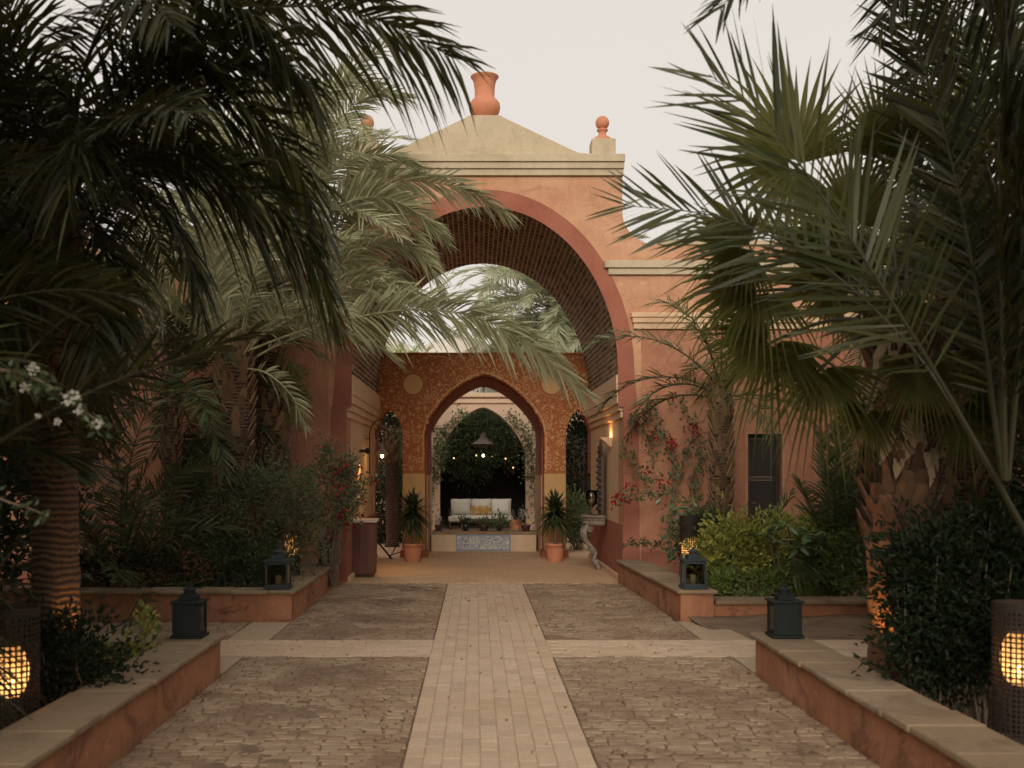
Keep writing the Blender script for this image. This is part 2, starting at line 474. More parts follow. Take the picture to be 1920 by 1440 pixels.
M['dark_tree'] = leafmat('dark_tree_leaf', [(0.028, 0.038, 0.018), (0.042, 0.055, 0.024), (0.06, 0.075, 0.032)], 0.18, 0.5)

# ------------------------------------------------------------------ wall with arched openings
def arch_wall(mb, x0, x1, y0, y1, top, openings=(), zbase=0.0, extra=()):
    """openings: (xa, xb, height function, sill z); top: function of x"""
    xs = {x0, x1}
    for xa, xb, hf, zs in openings:
        n = 48
        for k in range(n + 1):
            xs.add(0.5 * (xa + xb) - 0.5 * (xb - xa) * math.cos(math.pi * k / n))
    xs |= set(extra)
    xs = sorted(x for x in xs if x0 - 1e-9 <= x <= x1 + 1e-9)
    xs = [x for i, x in enumerate(xs) if i == 0 or x - xs[i - 1] > 1e-6]
    def seg(x):
        for xa, xb, hf, zs in openings:
            if xa < x < xb: return (zs, hf(x))
        return None
    e = 1e-5
    prev = None
    def quad(a, b, c, d): mb.add([a, b, c, d], [(0, 1, 2, 3)])
    for i in range(len(xs) - 1):
        a, b = xs[i], xs[i + 1]
        sa, sb = seg(a + e), seg(b - e)
        ta, tb = top(a + e), top(b - e)
        def face(lo_a, lo_b, hi_a, hi_b):
            quad((a, y0, lo_a), (b, y0, lo_b), (b, y0, hi_b), (a, y0, hi_a))
            quad((b, y1, lo_b), (a, y1, lo_a), (a, y1, hi_a), (b, y1, hi_b))
        if sa is None:
            face(zbase, zbase, ta, tb)
        else:
            face(sa[1], sb[1], ta, tb)
            quad((a, y0, sa[1]), (a, y1, sa[1]), (b, y1, sb[1]), (b, y0, sb[1]))
            if sa[0] > zbase + 1e-4:
                face(zbase, zbase, sa[0], sb[0])
                quad((a, y0, sa[0]), (b, y0, sb[0]), (b, y1, sb[0]), (a, y1, sa[0]))
        quad((a, y0, ta), (b, y0, tb), (b, y1, tb), (a, y1, ta))
        # vertical reveal at the left boundary of the strip
        la = sa if sa is not None else (zbase, zbase)
        pa = prev if prev is not None else (zbase, zbase)
        if i > 0:
            for lo, hi in ((min(la[1], pa[1]), max(la[1], pa[1])), (min(la[0], pa[0]), max(la[0], pa[0]))):
                if hi - lo > 1e-3:
                    if lo == min(la[0], pa[0]) and hi == max(la[0], pa[0]) and not (lo == min(la[1], pa[1]) and hi == max(la[1], pa[1])):
                        pass
            if (sa is None) != (prev is None):
                z_lo, z_hi = (sa if sa is not None else prev)
                quad((a, y0, z_lo), (a, y1, z_lo), (a, y1, z_hi), (a, y0, z_hi))
            elif sa is not None and abs(sa[1] - prev[1]) > 1e-3:
                quad((a, y0, sa[1]), (a, y1, sa[1]), (a, y1, prev[1]), (a, y0, prev[1]))
            tp = top(a - e)
            if abs(tp - ta) > 1e-3:
                quad((a, y0, ta), (a, y1, ta), (a, y1, tp), (a, y0, tp))
        prev = sb
    for x in (x0, x1):
        t_ = top(x0 + e) if x == x0 else top(x1 - e)
        quad((x, y0, zbase), (x, y1, zbase), (x, y1, t_), (x, y0, t_))
    return mb

def ogive(c, hw, spring, apex):
    """pointed arch height as a function of x"""
    k = apex - spring
    def f(x):
        t = min(1.0, abs(x - c) / hw)
        return spring + k * (1 - t ** 1.5) ** .66
    return f

# ==================================================================== GROUND
g = MB()
g.box(-150, 150, -40, 300, -0.30, -0.03)
ground = tag(g.build('ground', M['soil']), kind='structure')

def piece_mesh(name, mat, rr, seed, pillow=0.12, bot=-0.5):
    """unit paving piece, footprint about 1x1 centred, top at 0, slightly worn edges"""
    rs = np.random.default_rng(seed)
    def ring(k, z, j):
        q = np.array([(-.5, -.5), (.0, -.5), (.5, -.5), (.5, .5), (0, .5), (-.5, .5)]) * k
        q = q + rs.uniform(-j, j, q.shape)
        zz = np.full((6, 1), z) + rs.uniform(-rr, rr, (6, 1))
        return np.hstack([q, zz])
    a = ring(1.0, bot, 0.0); b = ring(1.0, -pillow, 0.02); c = ring(0.90, 0.0, 0.02)
    me = bpy.data.meshes.new(name)
    fs = []
    for i in range(6):
        j = (i + 1) % 6
        fs.append((i, j, j + 6, i + 6)); fs.append((i + 6, j + 6, j + 12, i + 12))
    fs.append((12, 13, 16, 17)); fs.append((13, 14, 15, 16))
    v = np.vstack([a, b, c])
    me.from_pydata(v.tolist(), [], fs)
    me.materials.append(mat)
    return me, v, fs

def lay(parent, specs, protos, name, stuff_name, mat, limit=300):
    """specs: (cx, cy, z, sx, sy, sz, rot); the first `limit` become objects, the rest one mesh"""
    for i, (cx, cy, z, sx, sy, sz, rot) in enumerate(specs[:limit]):
        me, v, fs = protos[random.randrange(len(protos))]
        o = bpy.data.objects.new(name, me)
        COL.objects.link(o)
        o.parent = parent
        o.location = Vector((cx, cy, z)) - org(parent)
        o.rotation_euler = (0, 0, rot)
        o.scale = (sx, sy, sz)
    rest = specs[limit:]
    if rest:
        mb = MB()
        for cx, cy, z, sx, sy, sz, rot in rest:
            me, v, fs = protos[random.randrange(len(protos))]
            c_, s_ = math.cos(rot), math.sin(rot)
            w = v * np.array([sx, sy, sz])
            w = np.column_stack([w[:, 0] * c_ - w[:, 1] * s_ + cx, w[:, 0] * s_ + w[:, 1] * c_ + cy, w[:, 2] + z])
            mb.add(w, fs)
        mb.build(stuff_name, mat, parent, kind='stuff')

brick_protos = [piece_mesh('path_brick_%d' % i, M['path_brick'], 0.04, i, 0.06) for i in range(6)]
cob_protos = [piece_mesh('cobble_%d' % i, M['cobble'], 0.16, 20 + i, 0.30) for i in range(8)]

PX0, PX1 = -0.42, 0.69           # central path
CY0, CY1 = gd(1233), gd(1202)    # cross path
APR = 16.0                       # threshold

# central brick path with its cross arms
mb = MB(); mb.box(PX0, PX1, 3.0, APR, -0.03, 0.004); mb.box(-9, PX0 - .001, CY0, CY1, -0.03, 0.004); mb.box(PX1 + .001, 9, CY0, CY1, -0.03, 0.004)
path = tag(mb.build('brick_path', M['joint']), kind='structure')
specs = []
ncol = 10
w = (PX1 - PX0) / ncol
for c_ in range(ncol):
    off = random.uniform(0, .2)
    y = 5.0 + off
    while y < APR - 0.05:
        L = 0.205
        if y + L > APR: L = APR - y
        specs.append((PX0 + (c_ + .5) * w, y + L / 2, 0.012 + random.uniform(-.0015, .0015), w - 0.006, L - 0.006, 0.02, random.uniform(-.008, .008)))
        y += L
specs.sort(key=lambda s_: (s_[1] < 5.9, s_[1]))
for arm in ((-6.5, PX0), (PX1, 6.8)):
    rows = 9
    h = (CY1 - CY0) / rows
    for r_ in range(rows):
        x = arm[0] + (0.1 if r_ % 2 else 0.0)
        while x < arm[1] - 0.03:
            L = min(0.205, arm[1] - x)
            specs.append((x + L / 2, CY0 + (r_ + .5) * h, 0.012 + random.uniform(-.0015, .0015), L - .006, h - .006, .02, random.uniform(-.008, .008)))
            x += L
lay(path, specs, brick_protos, 'brick', 'far_bricks', M['path_brick'])

def cobbles(label_xy, x0, x1, y0, y1, individually=True):
    mb = MB()
    nx_, ny_ = int((x1 - x0) / .035), int((y1 - y0) / .035)
    X_, Y_ = np.meshgrid(np.linspace(x0, x1, nx_), np.linspace(y0, y1, ny_), indexing='ij')
    Z_ = .0015 + .0045 * (np.sin(X_ * 3.1 + Y_ * 1.3) * np.sin(Y_ * 2.3 - X_ * 1.1)) + .005 * np.sin(X_ * 9.7 + 2 * np.sin(Y_ * 4.1)) * np.sin(Y_ * 8.3 + 2 * np.sin(X_ * 5.3)) + RNG.normal(size=X_.shape) * .003
    mb.quads(np.column_stack([X_.ravel(), Y_.ravel(), np.minimum(Z_.ravel(), .013)]), [(i * ny_ + j, (i + 1) * ny_ + j, (i + 1) * ny_ + j + 1, i * ny_ + j + 1) for i in range(nx_ - 1) for j in range(ny_ - 1)])
    o = tag(mb.build('cobble_paving', M['earth'], smooth=True), kind='structure')
    sp = []
    y = y0
    r_ = 0
    while y < y1 - 0.04:
        h = random.uniform(0.062, 0.088)
        if y + h > y1: h = y1 - y
        x = x0 + random.uniform(-.10, 0)
        while x < x1 - 0.03:
            L = random.uniform(0.09, 0.19)
            xa, xb = max(x, x0), min(x + L, x1)
            if xb - xa > 0.04 and random.random() > 0.012:
                wob = 0.008 * math.sin(x * 5 + r_ * 1.7)
                worn = max(0.0, math.sin(x * 2.3 + y * 1.9) * math.sin(y * 2.1 - x) ) * 0.008
                gap = random.choice([0.005, 0.007, 0.010, 0.018])
                sp.append(((xa + xb) / 2, y + h / 2 + wob, 0.013 + random.uniform(-.004, .003) - worn, xb - xa - gap, h - random.choice([.004, .006, .010, .018]), .024, random.uniform(-.035, .035)))
            x += L
        y += h
        r_ += 1
    sp.sort(key=lambda s_: (s_[1] < 6.0, s_[1]))
    lay(o, sp, cob_protos, 'cobble', 'far_cobbles', M['cobble'], 300 if individually else 0)
    return o
cobbles('', -2.10, PX0 - .006, 4.2, CY0 - .004)
cobbles('', PX1 + .006, 2.31, 4.2, CY0 - .004)
cobbles('', -2.06, PX0 - .006, CY1 + .004, APR - .02, False)
cobbles('', PX1 + .006, 2.24, CY1 + .004, APR - .02, False)
cobbles('', -5.5, -2.50, CY1 + .004, 11.85, False)
# plain flag strips beside the cobbles
mb = MB(); mb.box(-2.49, -2.07, CY1 + .006, 11.9, -.03, .008); tag(mb.build('pavement', M['joint']), kind='structure')
mb = MB(); mb.add([(2.25, CY1 + .006, .008), (2.75, CY1 + .006, .008), (2.66, 11.95, .008), (2.25, 11.95, .008), (2.25, CY1 + .006, -.03), (2.75, CY1 + .006, -.03), (2.66, 11.95, -.03), (2.25, 11.95, -.03)], [(0, 1, 2, 3), (0, 4, 5, 1), (1, 5, 6, 2), (2, 6, 7, 3), (3, 7, 4, 0)])
tag(mb.build('pavement', M['joint']), kind='structure')
mb = MB(); mb.box(2.33, 3.4, 8.9, CY0 - .004, -.03, .006); tag(mb.build('pavement', M['joint']), kind='structure')
mb = MB(); mb.box(-3.4, -2.12, 8.9, CY0 - .004, -.03, .006); tag(mb.build('pavement', M['joint']), kind='structure')

# threshold floor under the gate: fine terracotta brick too far to pick apart
def brick_floor(name, a, b, joint):
    m, t, bs = node_mat(name)
    p = wpos(t)
    br = t.nodes.new('ShaderNodeTexBrick')
    br.inputs['Scale'].default_value = 1.0
    br.inputs['Brick Width'].default_value = 0.21
    br.inputs['Row Height'].default_value = 0.105
    br.inputs['Mortar Size'].default_value = 0.006
    br.inputs['Color1'].default_value = _rgb(a); br.inputs['Color2'].default_value = _rgb(b); br.inputs['Mortar'].default_value = _rgb(joint)
    t.links.new(p, br.inputs['Vector'])
    n = noise(t, 1.3, 6, 0.65, p, .5)
    r_ = ramp(t, n.outputs[0], [(.4, 0.0), (.7, .5)])
    c = mixc(t, r_.outputs[0], br.outputs['Color'], (0.46, 0.27, 0.15))
    n2 = noise(t, 40, 5, .7, p)
    c = mixc(t, .25, c, n2.outputs[0], 'OVERLAY')
    t.links.new(c, bs.inputs['Base Color'])
    bs.inputs['Roughness'].default_value = 0.8
    bump(t, bs, br.outputs['Fac'], -0.3, 0.004)
    return m
M['gate_floor'] = brick_floor('gate_floor', (0.58, 0.38, 0.225), (0.64, 0.43, 0.26), (0.45, 0.29, 0.17))
mb = MB(); mb.box(-3.0, 3.2, APR + .002, 27.0, -.03, .012)
tag(mb.build('gate_floor', M['gate_floor']), kind='structure')
mb = MB(); mb.box(-6, 6, 27.01, 36, -.03, .010)
tag(mb.build('courtyard_floor', M['gate_floor']), kind='structure')

# ==================================================================== GATE BUILDING
C0 = 0.13                       # gate axis
D0, D1 = 16.1, 20.7             # front and back of the vault
AX, AZ, SPR = 2.01, 2.51, 3.165 # intrados ellipse
JW, JH = 2.09, 2.66             # lower jamb half width and corbel height
gate = thing('gate_building', 'terracotta plastered gatehouse with large arched passage, cream cornice and long wings', 'gatehouse', (C0, D0, 0))
def main_h(x):
    u = abs(x - C0)
    if u < AX + .037: return SPR + (AZ + .037) * math.sqrt(max(0, 1 - (u / (AX + .037)) ** 2))
    return JH
BW = 2.075                      # half width of the raised block
def top_f(x):
    u = abs(x - C0)
    if u <= BW: return 6.14
    if u <= BW + 0.55:
        q = (u - BW) / 0.55
        return 5.60 - 0.50 * math.sqrt(max(0, 1 - (1 - q) ** 2)) if q < 1 else 5.10
    return 5.10
mb = MB()
ex = [C0 + s * (BW + 0.55 * k / 14) for s in (-1, 1) for k in range(15)] + [C0 - AX - .037, C0 + AX + .037]
WR = (4.10, 4.62); WL = (-4.72, -4.18)
arch_wall(mb, -16, 16, D0, D0 + .55, top_f,
          [(C0 - JW, C0 + JW, main_h, 0.0), (WR[0], WR[1], lambda x: 2.25, 0.45), (WL[0], WL[1], lambda x: 2.25, 0.45)], extra=ex)
mb.build('wall', M['facade'], gate)
# window frames and panes
for wx in (WL, WR):
    f = MB()
    for a, b in ((wx[0] + .002, wx[0] + .06), (wx[1] - .06, wx[1] - .002)): f.box(a, b, D0 + .12, D0 + .18, .452, 2.248)
    for a, b in ((.452, .52), (1.55, 1.60), (2.18, 2.248)): f.box(wx[0] + .061, wx[1] - .061, D0 + .125, D0 + .175, a, b)
    fo = f.build('window_frame', M['dark_wood'], gate)
    for a, b in ((.522, 1.548), (1.602, 2.178)):
        p = MB(); p.box(wx[0] + .062, wx[1] - .062, D0 + .14, D0 + .15, a, b); p.build('pane', M['window_glass'], fo)
# painted red band round the arch
mb = MB()
pts_i, pts_o = [], []
NB = 72
pts_i.append((JW, 0.0)); pts_o.append((2.34, 0.0))
pts_i.append((JW, JH - .001)); pts_o.append((2.32, JH))
pts_i.append((AX + .001, JH)); pts_o.append((2.30, JH + .02))
for k in range(NB + 1):
    a = math.pi / 2 * k / NB
    pts_i.append((AX * math.cos(a), SPR + AZ * math.sin(a)))
    pts_o.append(((AX + .245) * math.cos(a), SPR + (AZ + .26) * math.sin(a)))
for s in (-1, 1):
    vs_ = []
    for (xi, zi), (xo, zo) in zip(pts_i, pts_o):
        vs_ += [(C0 + s * xi, D0 - .012, zi), (C0 + s * xo, D0 - .012, zo), (C0 + s * xi, D0, zi), (C0 + s * xo, D0, zo)]
    fs = []
    for k in range(len(pts_i) - 1):
        i = 4 * k
        fs += [(i, i + 1, i + 5, i + 4), (i + 1, i + 3, i + 7, i + 5), (i, i + 4, i + 6, i + 2)]
    mb.add(vs_, fs)
mb.build('painted_arch_band', M['red_band'], gate)
# top cornice of three strips
for k, (za, zb, pr) in enumerate(((6.142, 6.236, .05), (6.239, 6.333, .08), (6.336, 6.45, .11))):
    mb = MB(); mb.box(C0 - BW - pr * .25, C0 + BW + pr * .25, D0 - pr, D0 + 4.6, za, zb); mb.build('cornice', M['cream'], gate, bevel=.006)
# wing cornices
for s in (-1, 1):
    for k, (za, zb, pr, xi) in enumerate(((4.65, 4.745, .05, 1.86), (4.748, 4.86, .085, 1.80), (3.83, 3.92, .05, 2.24), (3.922, 4.0, .08, 2.22), (4.002, 4.07, .10, 2.20))):
        mb = MB()
        a, b = C0 + s * xi, C0 + s * 15.5
        if s < 0 and za > 4.5: a = C0 - 2.0
        mb.box(min(a, b), max(a, b), D0 - pr, D0 + .001, za, zb)
        mb.build('cornice', M['cream'] if za > 4.5 else M['jamb'], gate, bevel=.006)
# wing copings
for s in (-1, 1):
    mb = MB(); a, b = C0 + s * 2.64, C0 + s * 15.6
    mb.box(min(a, b), max(a, b), D0 - .03, D0 + .60, 5.102, 5.17); mb.build('coping', M['cream'], gate, bevel=.008)
# redder, darker wing panels below the lower cornice, shade painted in, round the windows
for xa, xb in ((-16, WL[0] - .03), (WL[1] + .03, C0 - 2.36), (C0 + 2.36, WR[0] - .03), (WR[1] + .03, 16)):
    mb = MB(); mb.box(xa, xb, D0 - .006, D0 - .0005, .502, 3.828); mb.build('lower_shade_panel', M['facade_low_shade'], gate)
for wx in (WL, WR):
    mb = MB(); mb.box(wx[0] - .0295, wx[1] + .0295, D0 - .006, D0 - .0005, 2.28, 3.828); mb.build('lower_shade_panel', M['facade_low_shade'], gate)
# low dado moulding along the wings
for s in (-1, 1):
    mb = MB(); a, b = C0 + s * 2.36, C0 + s * 15.5
    mb.box(min(a, b), max(a, b), D0 - .06, D0 - .001, 0.0, .50); mb.build('dado', M['dado'], gate, bevel=.02)
# pediment
mb = MB()
out = [(-1.66, 6.452), (-1.60, 6.505), (-1.42, 6.525), (-1.28, 6.585), (-0.27, 7.065), (-.25, 7.09), (.25, 7.09), (.27, 7.065), (1.28, 6.585), (1.42, 6.525), (1.60, 6.505), (1.66, 6.452)]
mb.prism([(C0 + x, z) for x, z in out], D0 + .08, D0 + .75)
mb.build('pediment', M['cream'], gate, bevel=.01)
for s in (-1, 1):
    mb = MB(); x = C0 + s * 1.80
    mb.box(x - .18, x + .18, D0 + .04, D0 + .42, 6.452, 6.73); mb.build('finial_block', M['cream'], gate, bevel=.01)
# jambs of the passage, corbelled impost, dado
for s in (-1, 1):
    def X(u): return C0 + s * u
    def bx(mbb, u0, u1, *r): mbb.box(min(X(u0), X(u1)), max(X(u0), X(u1)), *r)
    mb = MB(); bx(mb, JW, JW + .45, D0 + .551, D1, 0, JH); mb.build('jamb', M['jamb'], gate)
    for k, (za, zb, u) in enumerate(((2.50, 2.60, .035), (2.602, 2.71, .065), (2.712, 2.84, .095))):
        mb = MB(); bx(mb, JW - u, JW + .45, D0 + .012 + .03 * (2 - k), D1 - .02, za if k else za, zb)
        mb.build('impost_moulding', M['jamb'], gate, bevel=.01)
    mb = MB(); bx(mb, JW - .105, JW + .45, D0 + .02, D1 - .02, 2.842, SPR - .02); mb.build('impost_block', M['jamb'], gate)
    mb = MB(); bx(mb, JW - .008, JW + .002, D0 + .02, D1 - .01, 0, .87); mb.build('dado', M['dado'], gate)
    mb = MB(); bx(mb, JW - .05, JW - .009, D0 + .03, D1 - .01, 0, .10); mb.build('plinth', M['jamb'], gate, bevel=.02)
# vault: mortar shell and individual bricks
def ell(a, off): return (C0 + (AX + off) * math.cos(a), SPR + (AZ + off) * math.sin(a))
mb = MB()
n = 72
vs_ = []
for k in range(n + 1):
    a = math.pi * k / n
    xi, zi = ell(a, .035); xo, zo = ell(a, .40)
    vs_ += [(xi, D0 + .002, zi), (xo, D0 + .56, zo), (xi, D1, zi), (xo, D1, zo)]
fs = []
for k in range(n):
    i = 4 * k
    fs += [(i, i + 4, i + 6, i + 2), (i + 1, i + 3, i + 7, i + 5), (i + 2, i + 6, i + 7, i + 3)]
mb.add(vs_, fs)
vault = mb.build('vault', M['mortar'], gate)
# arc-length parameterisation of the ellipse
aa = np.linspace(0, math.pi, 2000)
exy = np.column_stack([AX * np.cos(aa), AZ * np.sin(aa)])
sl = np.concatenate([[0], np.cumsum(np.linalg.norm(np.diff(exy, axis=0), axis=1))])
pitch, blen = 0.082, 0.235
nc = int(sl[-1] / pitch)
vb_proto = []
for i in range(5):
    rs = np.random.default_rng(50 + i)
    v = np.array([(-.5, -.5, 0), (.5, -.5, 0), (.5, .5, 0), (-.5, .5, 0), (-.47, -.45, 1), (.47, -.45, 1), (.47, .45, 1), (-.47, .45, 1)], float)
    v[4:] += rs.uniform(-.04, .04, (4, 3)) * np.array([1, 1, 3])
    me = bpy.data.meshes.new('vault_brick_%d' % i)
    fs = [(4, 5, 6, 7), (0, 1, 5, 4), (1, 2, 6, 5), (2, 3, 7, 6), (3, 0, 4, 7)]
    me.from_pydata(v.tolist(), [], fs); me.materials.append(M['vault_brick'])
    vb_proto.append((me, v, fs))
vb = []
for k in range(nc):
    s_ = (k + .5) * sl[-1] / nc
    a = float(np.interp(s_, sl, aa))
    tx, tz = -AX * math.sin(a), AZ * math.cos(a)
    L = math.hypot(tx, tz); tx /= L; tz /= L
    x, z = ell(a, .036)
    y = D0 + .004 - (blen / 2 if k % 2 else 0)
    while y < D1 - .02:
        ya, yb = max(y, D0 + .004), min(y + blen, D1 - .002)
        if yb - ya > .04:
            # local x along depth, local y along the arc, local z inwards
            Mx = Matrix(((0, tx, -tz * 1.0, x), (1, 0, 0, (ya + yb) / 2), (0, tz, tx * 1.0, z), (0, 0, 0, 1)))
            inw = Vector((C0 - x, 0, SPR - z))
            nx = Vector((-tz, 0, tx))
            if nx.dot(inw) < 0: nx = -nx
            dep = .007 + random.uniform(-.004, .004)
            A = Matrix(((0, tx * (pitch - .018), nx.x * dep, x), ((yb - ya - .045), 0, nx.y * dep, (ya + yb) / 2), (0, tz * (pitch - .018), nx.z * dep, z), (0, 0, 0, 1)))
            vis = (1.2 if x < C0 else 1.0) / ((ya + yb) / 2) - (0.03 if z > 4.9 else 0)
            vb.append((vis, A))
        y += blen
vb.sort(key=lambda q: -q[0])
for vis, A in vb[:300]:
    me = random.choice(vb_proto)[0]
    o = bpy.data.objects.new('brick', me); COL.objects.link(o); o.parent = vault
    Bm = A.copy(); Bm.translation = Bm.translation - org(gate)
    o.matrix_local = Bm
mb = MB()
for vis, A in vb[300:]:
    me, v, fs = random.choice(vb_proto)
    An = np.array(A)
    mb.add(v @ An[:3, :3].T + An[:3, 3], fs)
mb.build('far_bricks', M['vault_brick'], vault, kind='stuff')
# roof slab hiding the top of the vault, and the wings' back
mb = MB(); mb.box(C0 - BW + .01, C0 + BW - .01, D0 + .56, D1, 5.74, 6.13); mb.build('roof', M['facade'], gate)
for s in (-1, 1):
    mb = MB(); a, b = C0 + s * 2.60, C0 + s * 3.0
    mb.box(min(a, b), max(a, b), D0 + .551, D1, 0, 5.0); mb.build('side_wall', M['facade'], gate)
    mb = MB(); a, b = C0 + s * 2.02, C0 + s * 2.6
    mb.box(min(a, b), max(a, b), D1 - .3, D1 - .05, SPR, 5.6); 
    # (back face of the block beside the vault)

# urn and ball finials
uz = 7.092
urn = MB()
prof = [(.12, 0), (.128, .02), (.13, .04), (.18, .08), (.228, .15), (.243, .22), (.232, .285), (.195, .335), (.162, .365), (.152, .40), (.155, .50), (.168, .60), (.19, .665), (.215, .69), (.218, .705), (.205, .712), (.18, .70), (.16, .60), (.02, .58)]
urn.lathe((0.13, D0 + .42, uz), prof, 40, cap=False)
tag(urn.build('roof_urn', M['terracotta'], None, (0.13, D0 + .42, uz), smooth=True), 'tall terracotta urn on the flat top of the pediment', 'urn')
for s, lab in ((-1, 'terracotta ball finial left of the urn, half hidden by palm fronds'), (1, 'terracotta ball finial standing clear on the right end of the gate parapet')):
    x = C0 + s * 1.80
    t_ = thing('ball_finial', lab, 'finial', (x, D0 + .23, 6.731), 'finials on the gate parapet')
    b = MB(); b.lathe((x, D0 + .23, 6.731), [(.148, 0), (.150, .02), (.125, .055), (.07, .085), (.055, .12), (.062, .15), (.085, .165), (.085, .185), (.05, .20)], 28); b.build('foot', M['terracotta'], t_, smooth=True)
    b = MB(); b.lathe((x, D0 + .23, 6.731 + .287), [(.105 * math.cos(q), .105 * math.sin(q)) for q in np.linspace(-1.45, 1.55, 16)], 28); b.build('ball', M['terracotta'], t_, smooth=True)

# ==================================================================== CARVED SCREEN WALL
SD = D1 + .01
screen = thing('carved_screen_wall', 'rust red screen wall with carved gold scrollwork and three pointed arches', 'wall', (C0, SD, 0))
cA, hwA, spA, apA = 0.16, 1.16, 2.42, 3.56
mainA = ogive(cA, hwA, spA, apA)
LA = (-1.94, -1.43); RA = (1.74, 2.215)
lf = ogive(sum(LA) / 2, (LA[1] - LA[0]) / 2, 2.40, 2.88); rf = ogive(sum(RA) / 2, (RA[1] - RA[0]) / 2, 2.40, 2.88)
ZY = 1.64
mb = MB()
arch_wall(mb, -1.955, 2.215 + .0, SD, SD + .45, lambda x: 3.95, [(cA - hwA, cA + hwA, mainA, ZY), (LA[0], LA[1], lf, ZY), (RA[0], RA[1] - .001, rf, ZY)], zbase=ZY)
mb.build('wall', M['rust'], screen)
for a, b in ((LA[1], cA - hwA), (cA + hwA, RA[0])):
    mb = MB(); mb.box(a, b, SD, SD + .45, 0, ZY - .001); mb.build('pillar', M['ochre'], screen)
    mb = MB(); mb.box(a - .05, b + .05, SD - .05, SD + .5, 0, .14); mb.build('plinth', M['rust'], screen, bevel=.01)
mb = MB(); mb.box(-1.956, 2.216, SD - .03, SD + .47, 3.951, 3.985); mb.build('coping', M['rust'], screen)
# deep passage behind the middle arch
PB = 23.4
mb = MB()
arch_wall(mb, cA - hwA - .22, cA + hwA + .22, SD + .46, PB, lambda x: 3.80, [(cA - hwA + .02, cA + hwA - .02, lambda x: mainA(x) - .03, 0)], zbase=0)
mb.build('passage', M['dado'], screen)
for s in (-1, 1):
    mb = MB(); x = cA + s * (hwA + .02); mb.box(min(x, x - s * .05), max(x, x - s * .05), SD + .47, PB - .01, 0, 1.60); mb.build('passage_dado', M['jamb'], screen)
# scrollwork
def in_open(x, z, mgn):
    def inside(c, hw, f):
        return abs(x - c) < hw + mgn and (z < f(min(max(x, c - hw + .001), c + hw - .001)) + mgn)
    return inside(cA, hwA, mainA) or inside(sum(LA) / 2, .255, lf) or inside(sum(RA) / 2, .24, rf)
meds = [(-1.226, 3.372), (1.463, 3.372)]
mb = MB()
def ribbon(pts, w):
    pts = np.array(pts)
    T = np.gradient(pts, axis=0); T /= np.linalg.norm(T, axis=1)[:, None] + 1e-9
    N = np.column_stack([-T[:, 1], T[:, 0]])
    m = len(pts)
    ww = w * np.minimum(1, np.minimum(np.arange(m) + .6, (m - np.arange(m)) - .4) / 2.5)
    L = pts + N * ww[:, None]; Rr = pts - N * ww[:, None]
    y = SD
    vs_ = np.concatenate([np.column_stack([L[:, 0], np.full(m, y), L[:, 1]]), np.column_stack([pts[:, 0], np.full(m, y - .016), pts[:, 1]]), np.column_stack([Rr[:, 0], np.full(m, y), Rr[:, 1]])])
    q = []
    for i in range(m - 1):
        q += [(i, i + 1, m + i + 1, m + i), (m + i, m + i + 1, 2 * m + i + 1, 2 * m + i)]
    mb.quads(vs_, q)
placed = []
rs = random.Random(3)
for rad, tries in ((.10, 500), (.08, 1100), (.06, 2600), (.042, 5000), (.03, 8000), (.02, 9000)):
    for _ in range(tries):
        x = rs.uniform(-1.93, 2.19); z = rs.uniform(1.68, 3.92)
        if in_open(x, z, rad * .80) or z + rad > 3.95 or z - rad < 1.66: continue
        if x - rad < -1.95 or x + rad > 2.21: continue
        if any(math.hypot(x - a, z - b) < .255 + rad for a, b in meds): continue
        if any((x - a) ** 2 + (z - b) ** 2 < ((rad + r_) * .93) ** 2 for a, b, r_ in placed): continue
        placed.append((x, z, rad))
for x, z, rad in placed:
    s = 1 if x < C0 else -1
    ph = rs.uniform(0, 6.28); turns = rs.uniform(1.2, 1.9) if rad > .05 else rs.uniform(.6, 1.1)
    q = np.linspace(0, 1, max(8, int(18 * turns)))
    if rad > .035 and rs.random() < .5:      # palmette fan
        for k in range(5):
            b = ph + (k - 2) * .5
            pp = [(x + math.cos(b) * rad * t * .95 + math.sin(b) * rad * .18 * math.sin(t * 3.1) * (k - 2) / 2, z + math.sin(b) * rad * t * .95) for t in np.linspace(.1, 1, 6)]
            ribbon(pp, .0088)
        ribbon([(x + rad * .3 * math.cos(b), z + rad * .3 * math.sin(b)) for b in np.linspace(ph + 2, ph + 4.6, 8)], .008)
    else:
        r_ = rad * (.12 + .85 * q)
        a = ph + s * q * turns * 2 * math.pi
        ribbon(np.column_stack([x + r_ * np.cos(a), z + r_ * np.sin(a)]), .0088 if rad > .05 else .0078)
for mx, mz in meds:
    for k in range(26):
        a = 2 * math.pi * k / 26
        cx, cz = mx + .222 * math.cos(a), mz + .222 * math.sin(a)
        ribbon([(cx + .024 * math.cos(a + b), cz + .024 * math.sin(a + b)) for b in np.linspace(-1.8, 1.8, 7)], .006)
